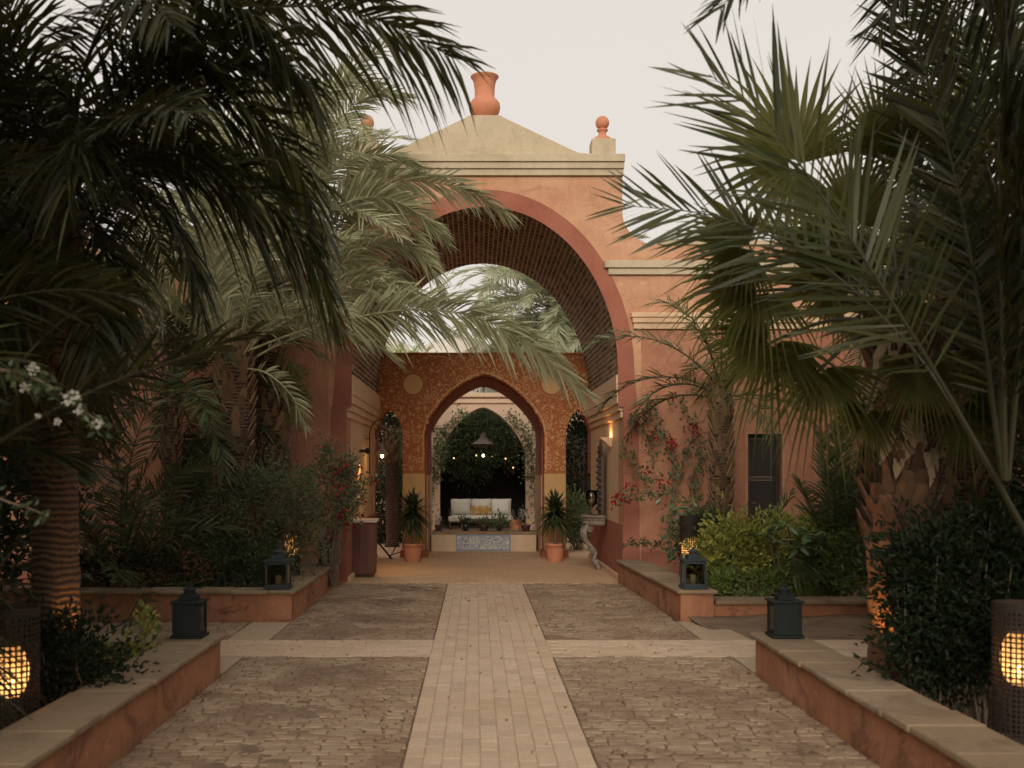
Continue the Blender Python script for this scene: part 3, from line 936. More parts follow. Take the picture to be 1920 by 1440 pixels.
# plain borders following the arches
for f, c_, hw in ((mainA, cA, hwA), (lf, sum(LA) / 2, .255), (rf, sum(RA) / 2, .2375)):
    pp = [(c_ - hw - .035, z) for z in np.linspace(1.68, 2.40, 10)]
    for k in range(1, 40):
        x = c_ - hw + 2 * hw * k / 40
        pp.append((c_ + (x - c_) * (1 + .035 / hw), f(x) + .04))
    pp += [(c_ + hw + .035, z) for z in np.linspace(2.40, 1.68, 10)]
    if c_ == cA: ribbon(pp, .010)
mb.build('carved_scrollwork', M['gold'], screen, kind='stuff')
for mx, mz in meds:
    b = MB()
    nn = 40
    vs_ = [(mx + .19 * math.cos(2 * math.pi * k / nn), y, mz + .19 * math.sin(2 * math.pi * k / nn)) for y in (SD + .01, SD - .015) for k in range(nn)]
    b.add(vs_, [tuple(range(2 * nn - 1, nn - 1, -1))] + [(k, (k + 1) % nn, nn + (k + 1) % nn, nn + k) for k in range(nn)])
    b.build('medallion', M['medallion'], screen)

# ==================================================================== COURTYARD BEHIND
TR = thing('tiled_basin', 'low pale stone basin with a blue mosaic tile panel across the passage', 'basin', (cA, 22.1, 0))
mb = MB(); mb.box(cA - hwA + .075, cA + hwA - .075, 22.1, 22.9, 0.013, .385); mb.build('basin_wall', M['stone_pale'], TR, bevel=.01)
mb = MB(); mb.box(cA - hwA + .075, cA + hwA - .075, 22.06, 22.92, .387, .425); mb.build('coping', M['coping'], TR, bevel=.01)
def tile_mat():
    m, t, bs = node_mat('blue_tile')
    p = wpos(t)
    v = t.nodes.new('ShaderNodeTexVoronoi'); v.inputs['Scale'].default_value = 11; v.feature = 'F1'
    n = noise(t, 6, 3, .6, p, 2.5)
    mp = mixc(t, .35, p, n.outputs['Color'], 'LINEAR_LIGHT')
    t.links.new(mp, v.inputs['Vector'])
    r_ = ramp(t, v.outputs['Distance'], [(.20, (.62, .58, .47)), (.27, (.05, .10, .22)), (.45, (.03, .06, .15)), (.56, (.60, .56, .46))])
    r2 = ramp(t, n.outputs[0], [(.45, 0.0), (.62, 1.0)])
    c = mixc(t, .12, r_.outputs[0], (.19, .24, .30))
    t.links.new(c, bs.inputs['Base Color'])
    bs.inputs['Roughness'].default_value = .3
    return m
M['tile'] = tile_mat()
M['tile_border'] = pieces('tile_border', [(.16, .22, .30), (.22, .28, .34)], grain=30, rough=.35)
tx0, tx1, tz0, tz1 = -.42, .71, .035, .365
mb = MB(); mb.box(tx0, tx1, 22.085, 22.099, tz0, tz1); mb.build('tile_backing', M['tile_border'], TR)
for i in range(11):
    for j in range(3):
        w_ = (tx1 - tx0 - .05) / 11; h_ = (tz1 - tz0 - .05) / 3
        mb = MB(); x = tx0 + .025 + i * w_; z = tz0 + .025 + j * h_
        mb.box(x + .002, x + w_ - .002, 22.078, 22.0845, z + .002, z + h_ - .002); mb.build('tile', M['tile'], TR)

# pale arch wall beyond, roofless seating court and dark room
CD = 27.0
court = thing('courtyard_wall', 'pale pink courtyard wall with pointed arch seen through the passage', 'wall', (C0, CD, 0))
cB, hwB = .17, 1.10
archB = ogive(cB, hwB, 2.05, 3.30)
doorR = ogive(2.62, .42, 2.3, 2.85)
mb = MB()
arch_wall(mb, -9, 9, CD, CD + .5, lambda x: 3.55, [(cB - hwB, cB + hwB, archB, 0), (2.20, 3.04, doorR, 0)], zbase=0)
mb.build('wall', M['pink'], court)
for za, zb, pr in ((3.40, 3.50, .05), (3.552, 3.66, .09)):
    mb = MB(); mb.box(-9, 9, CD - pr, CD + (.0 - .001 if za < 3.5 else .55), za, zb); mb.build('cornice', M['pink'], court, bevel=.01)
for s in (-1, 1):
    x = cB + s * (hwB + .10); mb = MB(); mb.box(x - .14, x + .14, CD - .05, CD - .001, 1.50, 1.56); mb.build('impost', M['dado'], court)
RB = 30.6
room = thing('garden_room', 'dark open room with brown walls behind the white sofa', 'building', (C0, RB, 0))
for nm, a in (('wall', (-5, -1.5, RB, RB + .3, 0, 3.4)), ('wall', (1.85, 5, RB, RB + .3, 0, 3.4)), ('wall', (-5, 5, 35.5, 35.8, 0, 3.4)), ('wall', (-5.3, -5, CD + .51, 35.8, 0, 3.4)), ('wall', (5, 5.3, CD + .51, 35.8, 0, 3.4)), ('wall', (-1.499, 1.849, RB, RB + .3, 2.7, 3.4)), ('roof', (-5.4, 5.4, RB, 35.9, 3.41, 3.6))):
    mb = MB(); mb.box(*a); mb.build(nm, M['dark_wood'], room)
for x in (-1.2, 1.5):
    mb = MB(); mb.box(x - .06, x + .06, RB - .15, RB - .03, 0, 2.7); mb.build('post', M['wood'], room)

# domes on the roofs behind
for qx, qr, qy, lab in ((858, 95, 632, 'wide pale dome rising in the middle behind the carved screen'), (726, 48, 636, 'small pale dome at the left behind the carved screen'), (1108, 52, 630, 'small pale dome at the right behind the carved screen')):
    y = 33.3
    x, r_ = (qx - VX) / FPX * y, qr / FPX * y
    zt_ = EYE + (VY - qy) / FPX * y
    z = zt_ - r_ * .72
    t_ = thing('roof_dome', lab, 'dome', (x, y, 3.6), 'domes behind the gate')
    b = MB(); b.lathe((x, y, z), [(r_ * math.cos(a), r_ * .72 * math.sin(a)) for a in np.linspace(0, 1.53, 14)], 40); b.build('cupola', M['dome'], t_, smooth=True)
    b = MB(); b.lathe((x, y, 3.6), [(r_ * 1.04, 0), (r_ * 1.04, z - 3.6 + .02)], 24); b.build('drum', M['dome'], t_)

# sofa
SY = 29.3
sofa = thing('sofa', 'white cushioned sofa on a dark frame in the far garden room', 'sofa', (.11, SY, 0))
mb = MB(); mb.box(-.72, .98, SY - .35, SY + .42, .14, .20); mb.box(-.74, -.68, SY - .38, SY + .45, 0.01, .62); mb.box(.98, 1.04, SY - .38, SY + .45, .01, .62)
mb.build('frame', M['dark_wood'], sofa)
def pillow(mbb, c, sx, sy, sz, tilt=0.0, nx=10, nz=8):
    """soft cushion standing in the xz plane, puffed in y"""
    us = np.linspace(-1, 1, nx); ws = np.linspace(-1, 1, nz)
    for sgn in (-1, 1):
        vs_ = []
        for u in us:
            for w_ in ws:
                puff = max(0, (1 - abs(u) ** 3.2)) ** .5 * max(0, (1 - abs(w_) ** 3.2)) ** .5
                pin = 1 - .05 * (1 - abs(w_)) * abs(u) ** 4
                x, y, z = u * sx / 2 * pin, sgn * puff * sy / 2, w_ * sz / 2 * (1 - .05 * (1 - abs(u)) * abs(w_) ** 4)
                y2 = y * math.cos(tilt) - z * math.sin(tilt); z2 = y * math.sin(tilt) + z * math.cos(tilt)
                vs_.append((c[0] + x, c[1] + y2, c[2] + z2))
        q = [(i * nz + j, (i + 1) * nz + j, (i + 1) * nz + j + 1, i * nz + j + 1) for i in range(nx - 1) for j in range(nz - 1)]
        mbb.quads(vs_, q)
for k, x in enumerate((-.43, .13, .69)):
    b = MB(); pillow(b, (x, SY + .27, .69), .56, .22, .46, R(-12)); b.build('back_cushion', M['cushion'], sofa, smooth=True)
b = MB(); b.box(-.76, 1.0, SY - .42, SY + .18, .30, .47); so = b.build('seat_cushion', M['cushion'], sofa); 
md = so.modifiers.new('bevel', 'BEVEL'); md.width = .06; md.segments = 4
def kilim():
    m, t, bs = node_mat('kilim')
    p = wpos(t, (5.4, 1, 4.2))
    v = t.nodes.new('ShaderNodeTexVoronoi'); v.inputs['Scale'].default_value = 1.0; v.inputs['Randomness'].default_value = 0.1
    t.links.new(p, v.inputs['Vector'])
    r_ = ramp(t, v.outputs['Distance'], [(.15, (.62, .50, .34)), (.25, (.42, .20, .05)), (.34, (.60, .48, .32)), (.45, (.45, .26, .08))])
    t.links.new(r_.outputs[0], bs.inputs['Base Color']); bs.inputs['Roughness'].default_value = .95
    return m
M['kilim'] = kilim()
b = MB(); pillow(b, (.15, SY + .07, .60), .56, .16, .27, R(-14))
tag(b.build('lumbar_cushion', M['kilim'], None, (.15, SY + .07, .47), smooth=True), 'ochre patterned lumbar cushion leaning in the middle of the white sofa', 'cushion')
# low coffee table in front of it
ct = thing('coffee_table', 'low dark wooden table in front of the white sofa', 'table', (.15, SY - .9, 0))
mb = MB(); mb.box(-.45, .75, SY - 1.2, SY - .65, .36, .40); mb.build('tabletop', M['dark_wood'], ct, bevel=.005)
for x in (-.40, .66):
    for y in (SY - 1.15, SY - .74):
        mb = MB(); mb.box(x, x + .05, y, y + .05, .01, .36); mb.build('leg', M['dark_wood'], ct)

# ==================================================================== FOLIAGE BUILDERS
def leaves(mbb, cen, dirs, L, W, rs, fold=0.15, curl=0.2):
    """one pointed leaf (two quads) per centre"""
    n = len(cen)
    d = dirs / (np.linalg.norm(dirs, axis=1)[:, None] + 1e-9)
    rnd = rs.normal(size=(n, 3))
    s = np.cross(d, rnd); s /= np.linalg.norm(s, axis=1)[:, None] + 1e-9
    nrm = np.cross(s, d)
    L = np.broadcast_to(L, (n,))[:, None]; W = np.broadcast_to(W, (n,))[:, None]
    a = cen; t = cen + d * L - nrm * L * curl
    m = cen + d * L * .5
    l = m + s * W * .5 + nrm * W * fold; r_ = m - s * W * .5 + nrm * W * fold
    vs_ = np.stack([a, l, t, r_], 1).reshape(-1, 3)
    q = np.arange(n * 4).reshape(-1, 4)
    mbb.quads(vs_, q)
def clumped(rs, n, c, rad, nclump, spread, shell=0.55, zmin=None):
    """leaf positions: gaussian clumps through an ellipsoid, mostly near its surface"""
    u = rs.normal(size=(nclump, 3)); u /= np.linalg.norm(u, axis=1)[:, None]
    rr = shell + (1 - shell) * rs.random(nclump) ** .7
    cc = np.array(c) + u * np.array(rad) * rr[:, None]
    k = rs.integers(0, nclump, n)
    p = cc[k] + rs.normal(size=(n, 3)) * spread
    if zmin is not None: p[:, 2] = np.maximum(p[:, 2], zmin + rs.random(n) * .1)
    out = p - np.array(c)
    return p, out, cc
def shrub(name, label, base, rad, n, leaf, mat, seed, nclump=60, spread=.09, cz=None, group=None, stems=7, stem_r=.012, cat='shrub', wr=.5, shell=.55, flowers=None, stemmat=None, base_z=0.0):
    rs = np.random.default_rng(seed)
    t_ = thing(name, label, cat, (base[0], base[1], base_z), group)
    cz = cz if cz is not None else base_z + rad[2] * .95
    c = (base[0], base[1], cz)
    p, out, cc = clumped(rs, n, c, rad, nclump, spread, shell, base_z + .03)
    dirs = out / np.array(rad) + rs.normal(size=(n, 3)) * .7 + V3(0, 0, .3)
    b = MB(); leaves(b, p, dirs, leaf * rs.uniform(.6, 1.25, n), leaf * wr * rs.uniform(.7, 1.2, n), rs)
    b.build('foliage', mat, t_)
    b = MB()
    idx = rs.choice(len(cc), min(len(cc), stems * 3), replace=False)
    for i in idx:
        s0 = V3(base[0] + rs.normal() * .05, base[1] + rs.normal() * .05, base_z - .02)
        e = cc[i]
        mid = (s0 + e) / 2 + rs.normal(size=3) * .06 + V3(0, 0, .08)
        b.tube([s0, (s0 * .6 + mid * .4) + rs.normal(size=3) * .01, mid, (mid + e) / 2 + rs.normal(size=3) * .02, e], [stem_r, stem_r * .8, stem_r * .6, stem_r * .45, stem_r * .25], 5)
    b.build('stems', stemmat or M['twig'], t_)
    if flowers:
        fm, nf, fs_, cl = flowers
        b = MB()
        ci = rs.choice(len(cc), min(cl, len(cc)), replace=False)
        k = rs.choice(ci, nf)
        fp = cc[k] + rs.normal(size=(nf, 3)) * spread * .55
        od = fp - np.array(c)
        fp = fp + od / (np.linalg.norm(od, axis=1)[:, None] + 1e-6) * .05
        leaves(b, fp, od + rs.normal(size=(nf, 3)) * .4, fs_ * rs.uniform(.7, 1.2, nf), fs_ * .8, rs)
        b.build('flowers', fm, t_, kind='stuff')
    return t_

def catmull(pts, n):
    pts = [np.array(tuple(p), float) for p in pts]
    q = [2 * pts[0] - pts[1]] + pts + [2 * pts[-1] - pts[-2]]
    out = []
    segs = len(pts) - 1
    for k in range(n):
        u = k / (n - 1) * segs
        i = min(int(u), segs - 1); t = u - i
        p0, p1, p2, p3 = q[i], q[i + 1], q[i + 2], q[i + 3]
        out.append(.5 * ((2 * p1) + (-p0 + p2) * t + (2 * p0 - 5 * p1 + 4 * p2 - p3) * t * t + (-p0 + 3 * p1 - 3 * p2 + p3) * t ** 3))
    return np.array(out)

def frond(parent, pts, mat, rmat, rs, leaf_len=.42, leaf_w=.024, per_m=26, start=.16, vee=25, droop=.25, roll=0.0, rr=.016, name='frond', ang0=62, ang1=28):
    """feather frond along a rachis polyline; stalk and leaflets"""
    C = catmull(pts, 26)
    seg = np.linalg.norm(np.diff(C, axis=0), axis=1)
    S = np.concatenate([[0], np.cumsum(seg)]); Ltot = S[-1]
    T = np.gradient(C, axis=0); T /= np.linalg.norm(T, axis=1)[:, None] + 1e-9
    b = MB()
    f = S / Ltot
    b.tube(C, rr * (1 - .88 * f), 5)
    n = max(16, int(per_m * Ltot * (1 - start)))
    u = start + (1 - start) * (np.arange(n) + .5) / n
    u = np.concatenate([u, u])
    side = np.concatenate([np.ones(n), -np.ones(n)])
    u = np.clip(u + rs.normal(size=2 * n) * .25 * (1 - start) / n, start, .998)
    pos = np.column_stack([np.interp(u * Ltot, S, C[:, k]) for k in range(3)])
    tg = np.column_stack([np.interp(u * Ltot, S, T[:, k]) for k in range(3)])
    tg /= np.linalg.norm(tg, axis=1)[:, None]
    # side vector kept from the mean horizontal heading
    head = C[-1] - C[0]; head = V3(head[0], head[1], 0)
    if np.linalg.norm(head) < .15 * Ltot: head = V3(math.cos(roll * 3), math.sin(roll * 3), 0)
    head /= np.linalg.norm(head)
    sv = np.cross(head, V3(0, 0, 1))
    s = sv - tg * (tg @ sv)[:, None]; s /= np.linalg.norm(s, axis=1)[:, None] + 1e-9
    nv = np.cross(s, tg)
    cr, sr = math.cos(roll), math.sin(roll)
    s, nv = s * cr + nv * sr, nv * cr - s * sr
    t_ = (u - start) / (1 - start)
    a = np.radians(ang0 + (ang1 - ang0) * t_ + rs.normal(size=2 * n) * 5)
    ve = np.radians(vee + rs.normal(size=2 * n) * 14)
    lat = s * side[:, None] * np.cos(ve)[:, None] + nv * np.sin(ve)[:, None]
    d = tg * np.cos(a)[:, None] + lat * np.sin(a)[:, None]
    prof = np.interp(t_, [0, .12, .4, .75, 1], [.45, .8, 1.0, .8, .42])
    L = leaf_len * prof * rs.uniform(.88, 1.1, 2 * n)
    W = leaf_w * np.interp(t_, [0, .3, .8, 1], [.7, 1, .9, .6]) * rs.uniform(.8, 1.15, 2 * n)
    wv = np.cross(d, nv); wv /= np.linalg.norm(wv, axis=1)[:, None] + 1e-9
    tw = rs.normal(size=2 * n) * .5
    wv = wv * np.cos(tw)[:, None] + np.cross(d, wv) * np.sin(tw)[:, None]
    dr = droop * rs.uniform(.5, 1.5, 2 * n)
    rows = []
    for k, wd in ((0, .45), (.35, 1.0), (.7, .75), (1.0, .06)):
        c = pos + d * (L * k)[:, None] + V3(0, 0, -1) * (L * dr * k * k)[:, None]
        rows.append(c + wv * (W * wd * .5)[:, None]); rows.append(c - wv * (W * wd * .5)[:, None])
    vs_ = np.stack(rows, 1).reshape(-1, 3)
    base = np.arange(2 * n)[:, None] * 8
    q = np.concatenate([base + np.array([[2 * k, 2 * k + 1, 2 * k + 3, 2 * k + 2]]) for k in range(3)], 0)
    st = b.build(name, rmat, parent)
    lb = MB(); lb.quads(vs_, q)
    # join leaflets and stalk in one mesh: two material slots
    me = st.data
    allv = np.concatenate([np.concatenate(b.v), vs_]) - np.array(org(parent))
    n0 = b.n
    faces = b.f + [tuple(int(i) + n0 for i in r_) for r_ in q]
    me2 = bpy.data.meshes.new(name)
    me2.from_pydata(allv.tolist(), [], faces)
    me2.materials.append(rmat); me2.materials.append(mat)
    mi = np.zeros(len(faces), np.int32); mi[len(b.f):] = 1
    me2.polygons.foreach_set('material_index', mi)
    st.data = me2
    bpy.data.meshes.remove(me)
    return st

def rand_frond_pts(c, az, el, L, droop, rs, n=9):
    pts = [np.array(c, float)]
    az_d = rs.normal() * .10
    for k in range(1, n):
        s = k / (n - 1)
        p = el - droop * s ** 1.35
        a = az + az_d * s
        pts.append(pts[-1] + L / (n - 1) * V3(math.cos(p) * math.cos(a), math.cos(p) * math.sin(a), math.sin(p)))
    return pts

def palm_trunk(parent, base, top, r0, r1, rs, boots=True, bootmat=None, bark=None, boot_from=.0, boot_len=.16, boot_n=None):
    n = 22
    B, Tt = np.array(base, float), np.array(top, float)
    pts = [B + (Tt - B) * k / (n - 1) + V3(math.sin(k * .5) * .012, math.cos(k * .6) * .012, 0) for k in range(n)]
    rad = [(r0 + (r1 - r0) * k / (n - 1)) * (1 + .05 * math.sin(k * 2.4)) * (1.25 if k == 0 else 1.0) for k in range(n)]
    b = MB(); b.tube(pts, rad, 18); b.build('trunk', bark or M['bark'], parent, smooth=True)
    if boots:
        H = np.linalg.norm(Tt - B)
        bb = MB()
        nb = boot_n or int(H / .016)
        ga = 2.39996
        for i in range(nb):
            f = boot_from + (1 - boot_from) * (i + .5) / nb
            a = i * ga + rs.normal() * .12
            c = B + (Tt - B) * f
            r_ = r0 + (r1 - r0) * f
            u = V3(math.cos(a), math.sin(a), 0); w_ = V3(-math.sin(a), math.cos(a), 0)
            bl = boot_len * rs.uniform(.6, 1.2); bw = r0 * .36 * rs.uniform(.6, 1.2)
            p0 = c + u * (r_ * .90); p1 = c + u * (r_ * 1.0 + bl * .35) + V3(0, 0, bl)
            th = u * .022
            vs_ = [p0 - w_ * bw, p0 + w_ * bw, p0 + w_ * bw + th, p0 - w_ * bw + th, p1 - w_ * bw * .38, p1 + w_ * bw * .38, p1 + w_ * bw * .33 + th * .8, p1 - w_ * bw * .33 + th * .8]
            bb.add(vs_, [(0, 1, 5, 4), (3, 7, 6, 2), (1, 2, 6, 5), (0, 4, 7, 3), (4, 5, 6, 7)])
        bb.build('leaf_bases', bootmat or M['boot'], parent, kind='stuff')

def date_palm(label, base, crown_z, trunk_r, mat, rmat, seed, n, L, el=(-25, 80), droop=(50, 110), leaf=.42, custom=(), az_rng=None, group=None, per_m=26, leaf_w=.024, boots=True, vee=25, ldroop=.25, lean=(0, 0), crown_r=None, boot_from=0.0, name='date_palm', rr=.016, cut=None, boot_len=.16):
    rs = np.random.default_rng(seed)
    t_ = thing(name, label, 'palm tree', (base[0], base[1], 0), group)
    top = (base[0] + lean[0], base[1] + lean[1], crown_z)
    palm_trunk(t_, (base[0], base[1], -.02), top, trunk_r, (crown_r or trunk_r), rs, boots, boot_from=boot_from, boot_len=boot_len)
    ga = 2.39996
    for i in range(n):
        f = (i + .5) / n
        if az_rng is None: az = i * ga + rs.normal() * .15
        else: az = R(az_rng[0]) + (R(az_rng[1] - az_rng[0])) * ((i * .618034) % 1.0) + rs.normal() * .08
        e = R(el[1] + (el[0] - el[1]) * f + rs.normal() * 6)
        dr = R(droop[0] + (droop[1] - droop[0]) * rs.random())
        ll = L * rs.uniform(.82, 1.12) * (1.0 - .15 * f)
        c = V3(*top) + V3(math.cos(az), math.sin(az), 0) * trunk_r * .6 + V3(0, 0, -.35 * f)
        pts = rand_frond_pts(c, az, e, ll, dr, rs)
        if cut is not None and cut(pts): continue
        frond(t_, pts, mat, rmat, rs, leaf, leaf_w, per_m, roll=rs.normal() * .45, vee=vee, droop=ldroop, rr=rr)
    for spec in custom:
        pts, opt = spec
        frond(t_, pts, opt.get('mat', mat), rmat, rs, opt.get('leaf', leaf), opt.get('w', leaf_w), opt.get('per_m', per_m), start=opt.get('start', .16), roll=opt.get('roll', 0.0), vee=opt.get('vee', vee), droop=opt.get('droop', ldroop), rr=opt.get('rr', rr))
    return t_

def fan_leaf(parent, hub, axis, normal, Rad, mat, rs, petiole_from=None, nseg=40, arc=250, split=.45, droop=.35, name='fan_leaf', fold=.018):
    """palmate leaf: pleated segments free and drooping towards their tips"""
    hub = np.array(hub, float); ax = np.array(axis, float); ax /= np.linalg.norm(ax)
    nm = np.array(normal, float); nm = nm - ax * (nm @ ax); nm /= np.linalg.norm(nm) + 1e-9
    sd = np.cross(nm, ax)
    b = MB()
    da = R(arc) / nseg
    ks = [0.06, .3, split, split + .16, split + .30, 1.0]
    ws = [1.0, 1.0, .97, .66, .36, .02]
    for i in range(nseg):
        a = -R(arc) / 2 + (i + .5) * da
        cone = .16 + .10 * abs(a) / 2.2
        d = (ax * math.cos(a) + sd * math.sin(a)); d = d * math.cos(cone) + nm * math.sin(cone) ; 
        e = (-ax * math.sin(a) + sd * math.cos(a))
        Lr = Rad * (1 - .22 * (abs(a) / (R(arc) / 2)) ** 2) * rs.uniform(.92, 1.05)
        dr = droop * rs.uniform(.4, 1.6)
        rows = []
        for k, w_ in zip(ks, ws):
            dd = max(0, k - split * .8) / (1 - split * .8)
            c = hub + d * (Lr * k) + V3(0, 0, -1) * Lr * dr * dd ** 1.8
            hw = math.tan(da / 2) * Lr * min(k, split + .02) * w_
            lift = fold * (1 if k > .1 else .2) * w_
            rows += [c - e * hw + nm * lift, c - nm * lift, c + e * hw + nm * lift]
        q = []
        for k in range(len(ks) - 1):
            j = 3 * k
            q += [(j, j + 1, j + 4, j + 3), (j + 1, j + 2, j + 5, j + 4)]
        b.quads(rows, q)
    n_leaf = len(b.f)
    o = None
    if petiole_from is not None:
        p0 = np.array(petiole_from, float)
        mid = (p0 + hub) / 2 + V3(0, 0, .10 * np.linalg.norm(hub - p0))
        C = catmull([p0, mid, hub, hub + ax * Rad * .10], 12)
        b.tube(C, np.linspace(.018, .009, 12), 6)
    o = b.build(name, mat, parent)
    o.data.materials.append(M['rachis'])
    mi = np.zeros(len(b.f), np.int32); mi[n_leaf:] = 1
    o.data.polygons.foreach_set('material_index', mi)
    return o

# ==================================================================== PLANTER WALLS
def coping_run(parent, x0, x1, y0, y1, z0, z1, along, rs, lens=(.32, .62)):
    p = y0 if along == 'y' else x0
    e = y1 if along == 'y' else x1
    while p < e - 1e-3:
        L = rs.uniform(*lens)
        if e - (p + L) < .2: L = e - p
        j = lambda: rs.uniform(-.008, .008)
        b = MB()
        if along == 'y': b.box(x0 + j(), x1 + j(), p + .003, p + L - .003, z0, z1 + rs.uniform(-.006, .004))
        else: b.box(p + .003, p + L - .003, y0 + j(), y1 + j(), z0, z1 + rs.uniform(-.006, .004))
        b.build('coping_stone', M['coping'], parent, bevel=.012)
        p += L
rs0 = np.random.default_rng(11)
HW = .36
# front left
pl = thing('planter_wall', 'low terracotta planter wall at front left with a beige stone coping', 'planter wall', (-2.26, 6, 0), 'garden planter walls')
b = MB(); b.box(-2.43, -2.10, 2.5, 8.75, -.02, HW - .045); b.build('wall', M['planter'], pl)
b = MB(); b.box(-4.6, -2.431, 8.42, 8.75, -.02, HW - .045); b.build('end_wall', M['planter'], pl)
coping_run(pl, -2.46, -2.06, 2.5, 8.79, HW - .043, HW, 'y', rs0)
coping_run(pl, -4.6, -2.462, 8.38, 8.79, HW - .043, HW - .002, 'x', rs0)
# front right
pr_ = thing('planter_wall', 'low terracotta planter wall at front right with a beige stone coping', 'planter wall', (2.48, 6, 0), 'garden planter walls')
b = MB(); b.box(2.31, 2.64, 2.5, 8.82, -.02, HW - .045); b.build('wall', M['planter'], pr_)
coping_run(pr_, 2.265, 2.68, 2.5, 8.87, HW - .043, HW, 'y', rs0)
# middle left
ml = thing('planter_wall', 'terracotta planter wall at middle left, running back to the gate', 'planter wall', (-2.2, 12, 0), 'garden planter walls')
b = MB(); b.box(-2.41, -2.06, 11.9, 16.05, -.02, HW - .045); b.build('wall', M['planter'], ml)
b = MB(); b.box(-7.5, -2.411, 11.9, 12.22, -.02, HW - .045); b.build('end_wall', M['planter'], ml)
coping_run(ml, -2.45, -2.02, 12.26, 16.05, HW - .043, HW, 'y', rs0)
coping_run(ml, -7.5, -2.02, 11.86, 12.258, HW - .043, HW, 'x', rs0)
# middle right: slanted run to the gate, and a lower wall going right
mr = thing('planter_wall', 'terracotta planter wall at middle right, slanting back to the gate', 'planter wall', (2.4, 12, 0), 'garden planter walls')
def slab(p0, p1, p2, p3, z0, z1, nm, mat, par, bev=0.0):
    b = MB(); q = [p0, p1, p2, p3]
    b.add([(x, y, z0) for x, y in q] + [(x, y, z1) for x, y in q], [(3, 2, 1, 0), (4, 5, 6, 7), (0, 1, 5, 4), (1, 2, 6, 5), (2, 3, 7, 6), (3, 0, 4, 7)])
    return b.build(nm, mat, par, bevel=bev)
slab((2.29, 11.95), (2.66, 11.95), (2.50, 16.04), (2.13, 16.04), -.02, HW - .045, 'wall', M['planter'], mr)
yy = 11.91
while yy < 16.0:
    L = min(rs0.uniform(.4, .75), 16.04 - yy)
    if 16.04 - (yy + L) < .25: L = 16.04 - yy
    xo = lambda y: -(y - 11.95) * .039
    slab((2.25 + xo(yy), yy + .003), (2.70 + xo(yy), yy + .003), (2.70 + xo(yy + L), yy + L - .003), (2.25 + xo(yy + L), yy + L - .003), HW - .043, HW + rs0.uniform(-.006, .003), 'coping_stone', M['coping'], mr, .012)
    yy += L
lr = thing('planter_wall', 'lower chipped planter wall running right from the middle right planter', 'planter wall', (4.5, 12.2, 0), 'garden planter walls')
b = MB(); b.box(2.672, 8.0, 12.05, 12.35, -.02, .185); b.build('wall', M['planter'], lr)
coping_run(lr, 2.69, 8.0, 12.0, 12.40, .187, .235, 'x', rs0, (.8, 1.4))
# bank of earth in front of the lower wall
b = MB()
for i in range(30):
    pass
gx = np.linspace(2.35, 8.0, 40); gy = np.linspace(CY1 + .02, 12.05, 12)
vs_ = []
for x in gx:
    for j, y in enumerate(gy):
        f = j / 11
        vs_.append((x + .25 * (1 - f) * (1 if x < 3.2 else 0), y, -.005 + .07 * f ** 2 + .012 * math.sin(x * 7 + y * 5) * f))
b.quads(vs_, [(i * 12 + j, (i + 1) * 12 + j, (i + 1) * 12 + j + 1, i * 12 + j + 1) for i in range(39) for j in range(11)])
tag(b.build('soil', M['earth'], smooth=True), kind='structure')

# ==================================================================== SQUARE LANTERNS
def lantern(x, y, z, label, s=1.0, solid=True, rot=0.0, mat=None):
    mat = mat or M['slate']
    t_ = thing('candle_lantern', label, 'lantern', (x, y, z), 'square candle lanterns')
    w_ = .255 * s
    def bx(nm, sx, sy, z0, h, m=mat, ox=0, oy=0, taper=1.0, bev=.003, par=None):
        b = MB()
        ca, sa = math.cos(rot), math.sin(rot)
        b.rbox((x + ox * ca - oy * sa, y + ox * sa + oy * ca, z + z0), (sx, sy, h), rot, taper)
        return b.build(nm, m, par or t_, bevel=bev)
    bx('base', w_ + .03, w_ + .03, 0.001, .022 * s)
    hb = .29 * s
    for ox in (-1, 1):
        for oy in (-1, 1):
            bx('post', .022, .022, .023 * s, hb, ox=ox * (w_ / 2 - .012), oy=oy * (w_ / 2 - .012))
    if solid:
        bx('panel', w_ - .046, .006, .024 * s, hb - .002, oy=-(w_ / 2 - .006))
    else:
        for oz in (.024 * s, .024 * s + hb - .034):
            bx('rail', w_ - .046, .012, oz, .03, oy=-(w_ / 2 - .010))
        bx('pane', w_ - .046, .004, .055 * s, hb - .066, M['clear'], oy=-(w_ / 2 - .012), bev=0)
    bx('pane', w_ - .046, .004, .03 * s, hb - .015, M['clear'], oy=(w_ / 2 - .012), bev=0)
    for ox in (-1, 1):
        bx('pane', .004, w_ - .046, .03 * s, hb - .015, M['clear'], ox=ox * (w_ / 2 - .012), bev=0)
        for oz in (.024 * s, .024 * s + hb - .034):
            bx('rail', .012, w_ - .046, oz, .03, ox=ox * (w_ / 2 - .010))
    b = MB(); b.lathe((x, y, z + .025), [(.033, 0), (.034, .12), (.02, .125), (.004, .127)], 14); b.build('candle', M['candle'], t_, smooth=True)
    zt = .023 * s + hb + .001
    rf_ = bx('roof', w_ + .028, w_ + .028, zt, .018)
    bx('roof_box', w_ * .58, w_ * .58, zt + .019, .045, par=rf_)
    b = MB(); b.lathe((x, y, z + zt + .065), [(.052, 0), (.052, .006), (.044, .007), (.044, .034), (.060, .036), (.056, .044), (.020, .058), (.014, .064), (.016, .072), (.006, .082)], 18); b.build('chimney_cap', mat, rf_)
    b = MB(); b.tube([(x + .016 * math.cos(q), y, z + zt + .158 + .016 * math.sin(q)) for q in np.linspace(0, 6.283, 13)], .003, 5, False); b.build('ring', mat, rf_)
    return t_
lantern(-2.305, 8.58, HW + .003, 'dark slate square lantern on the front left planter wall', .88, True)
lantern(2.49, 8.62, HW + .003, 'dark slate square lantern on the front right planter wall', .88, True)
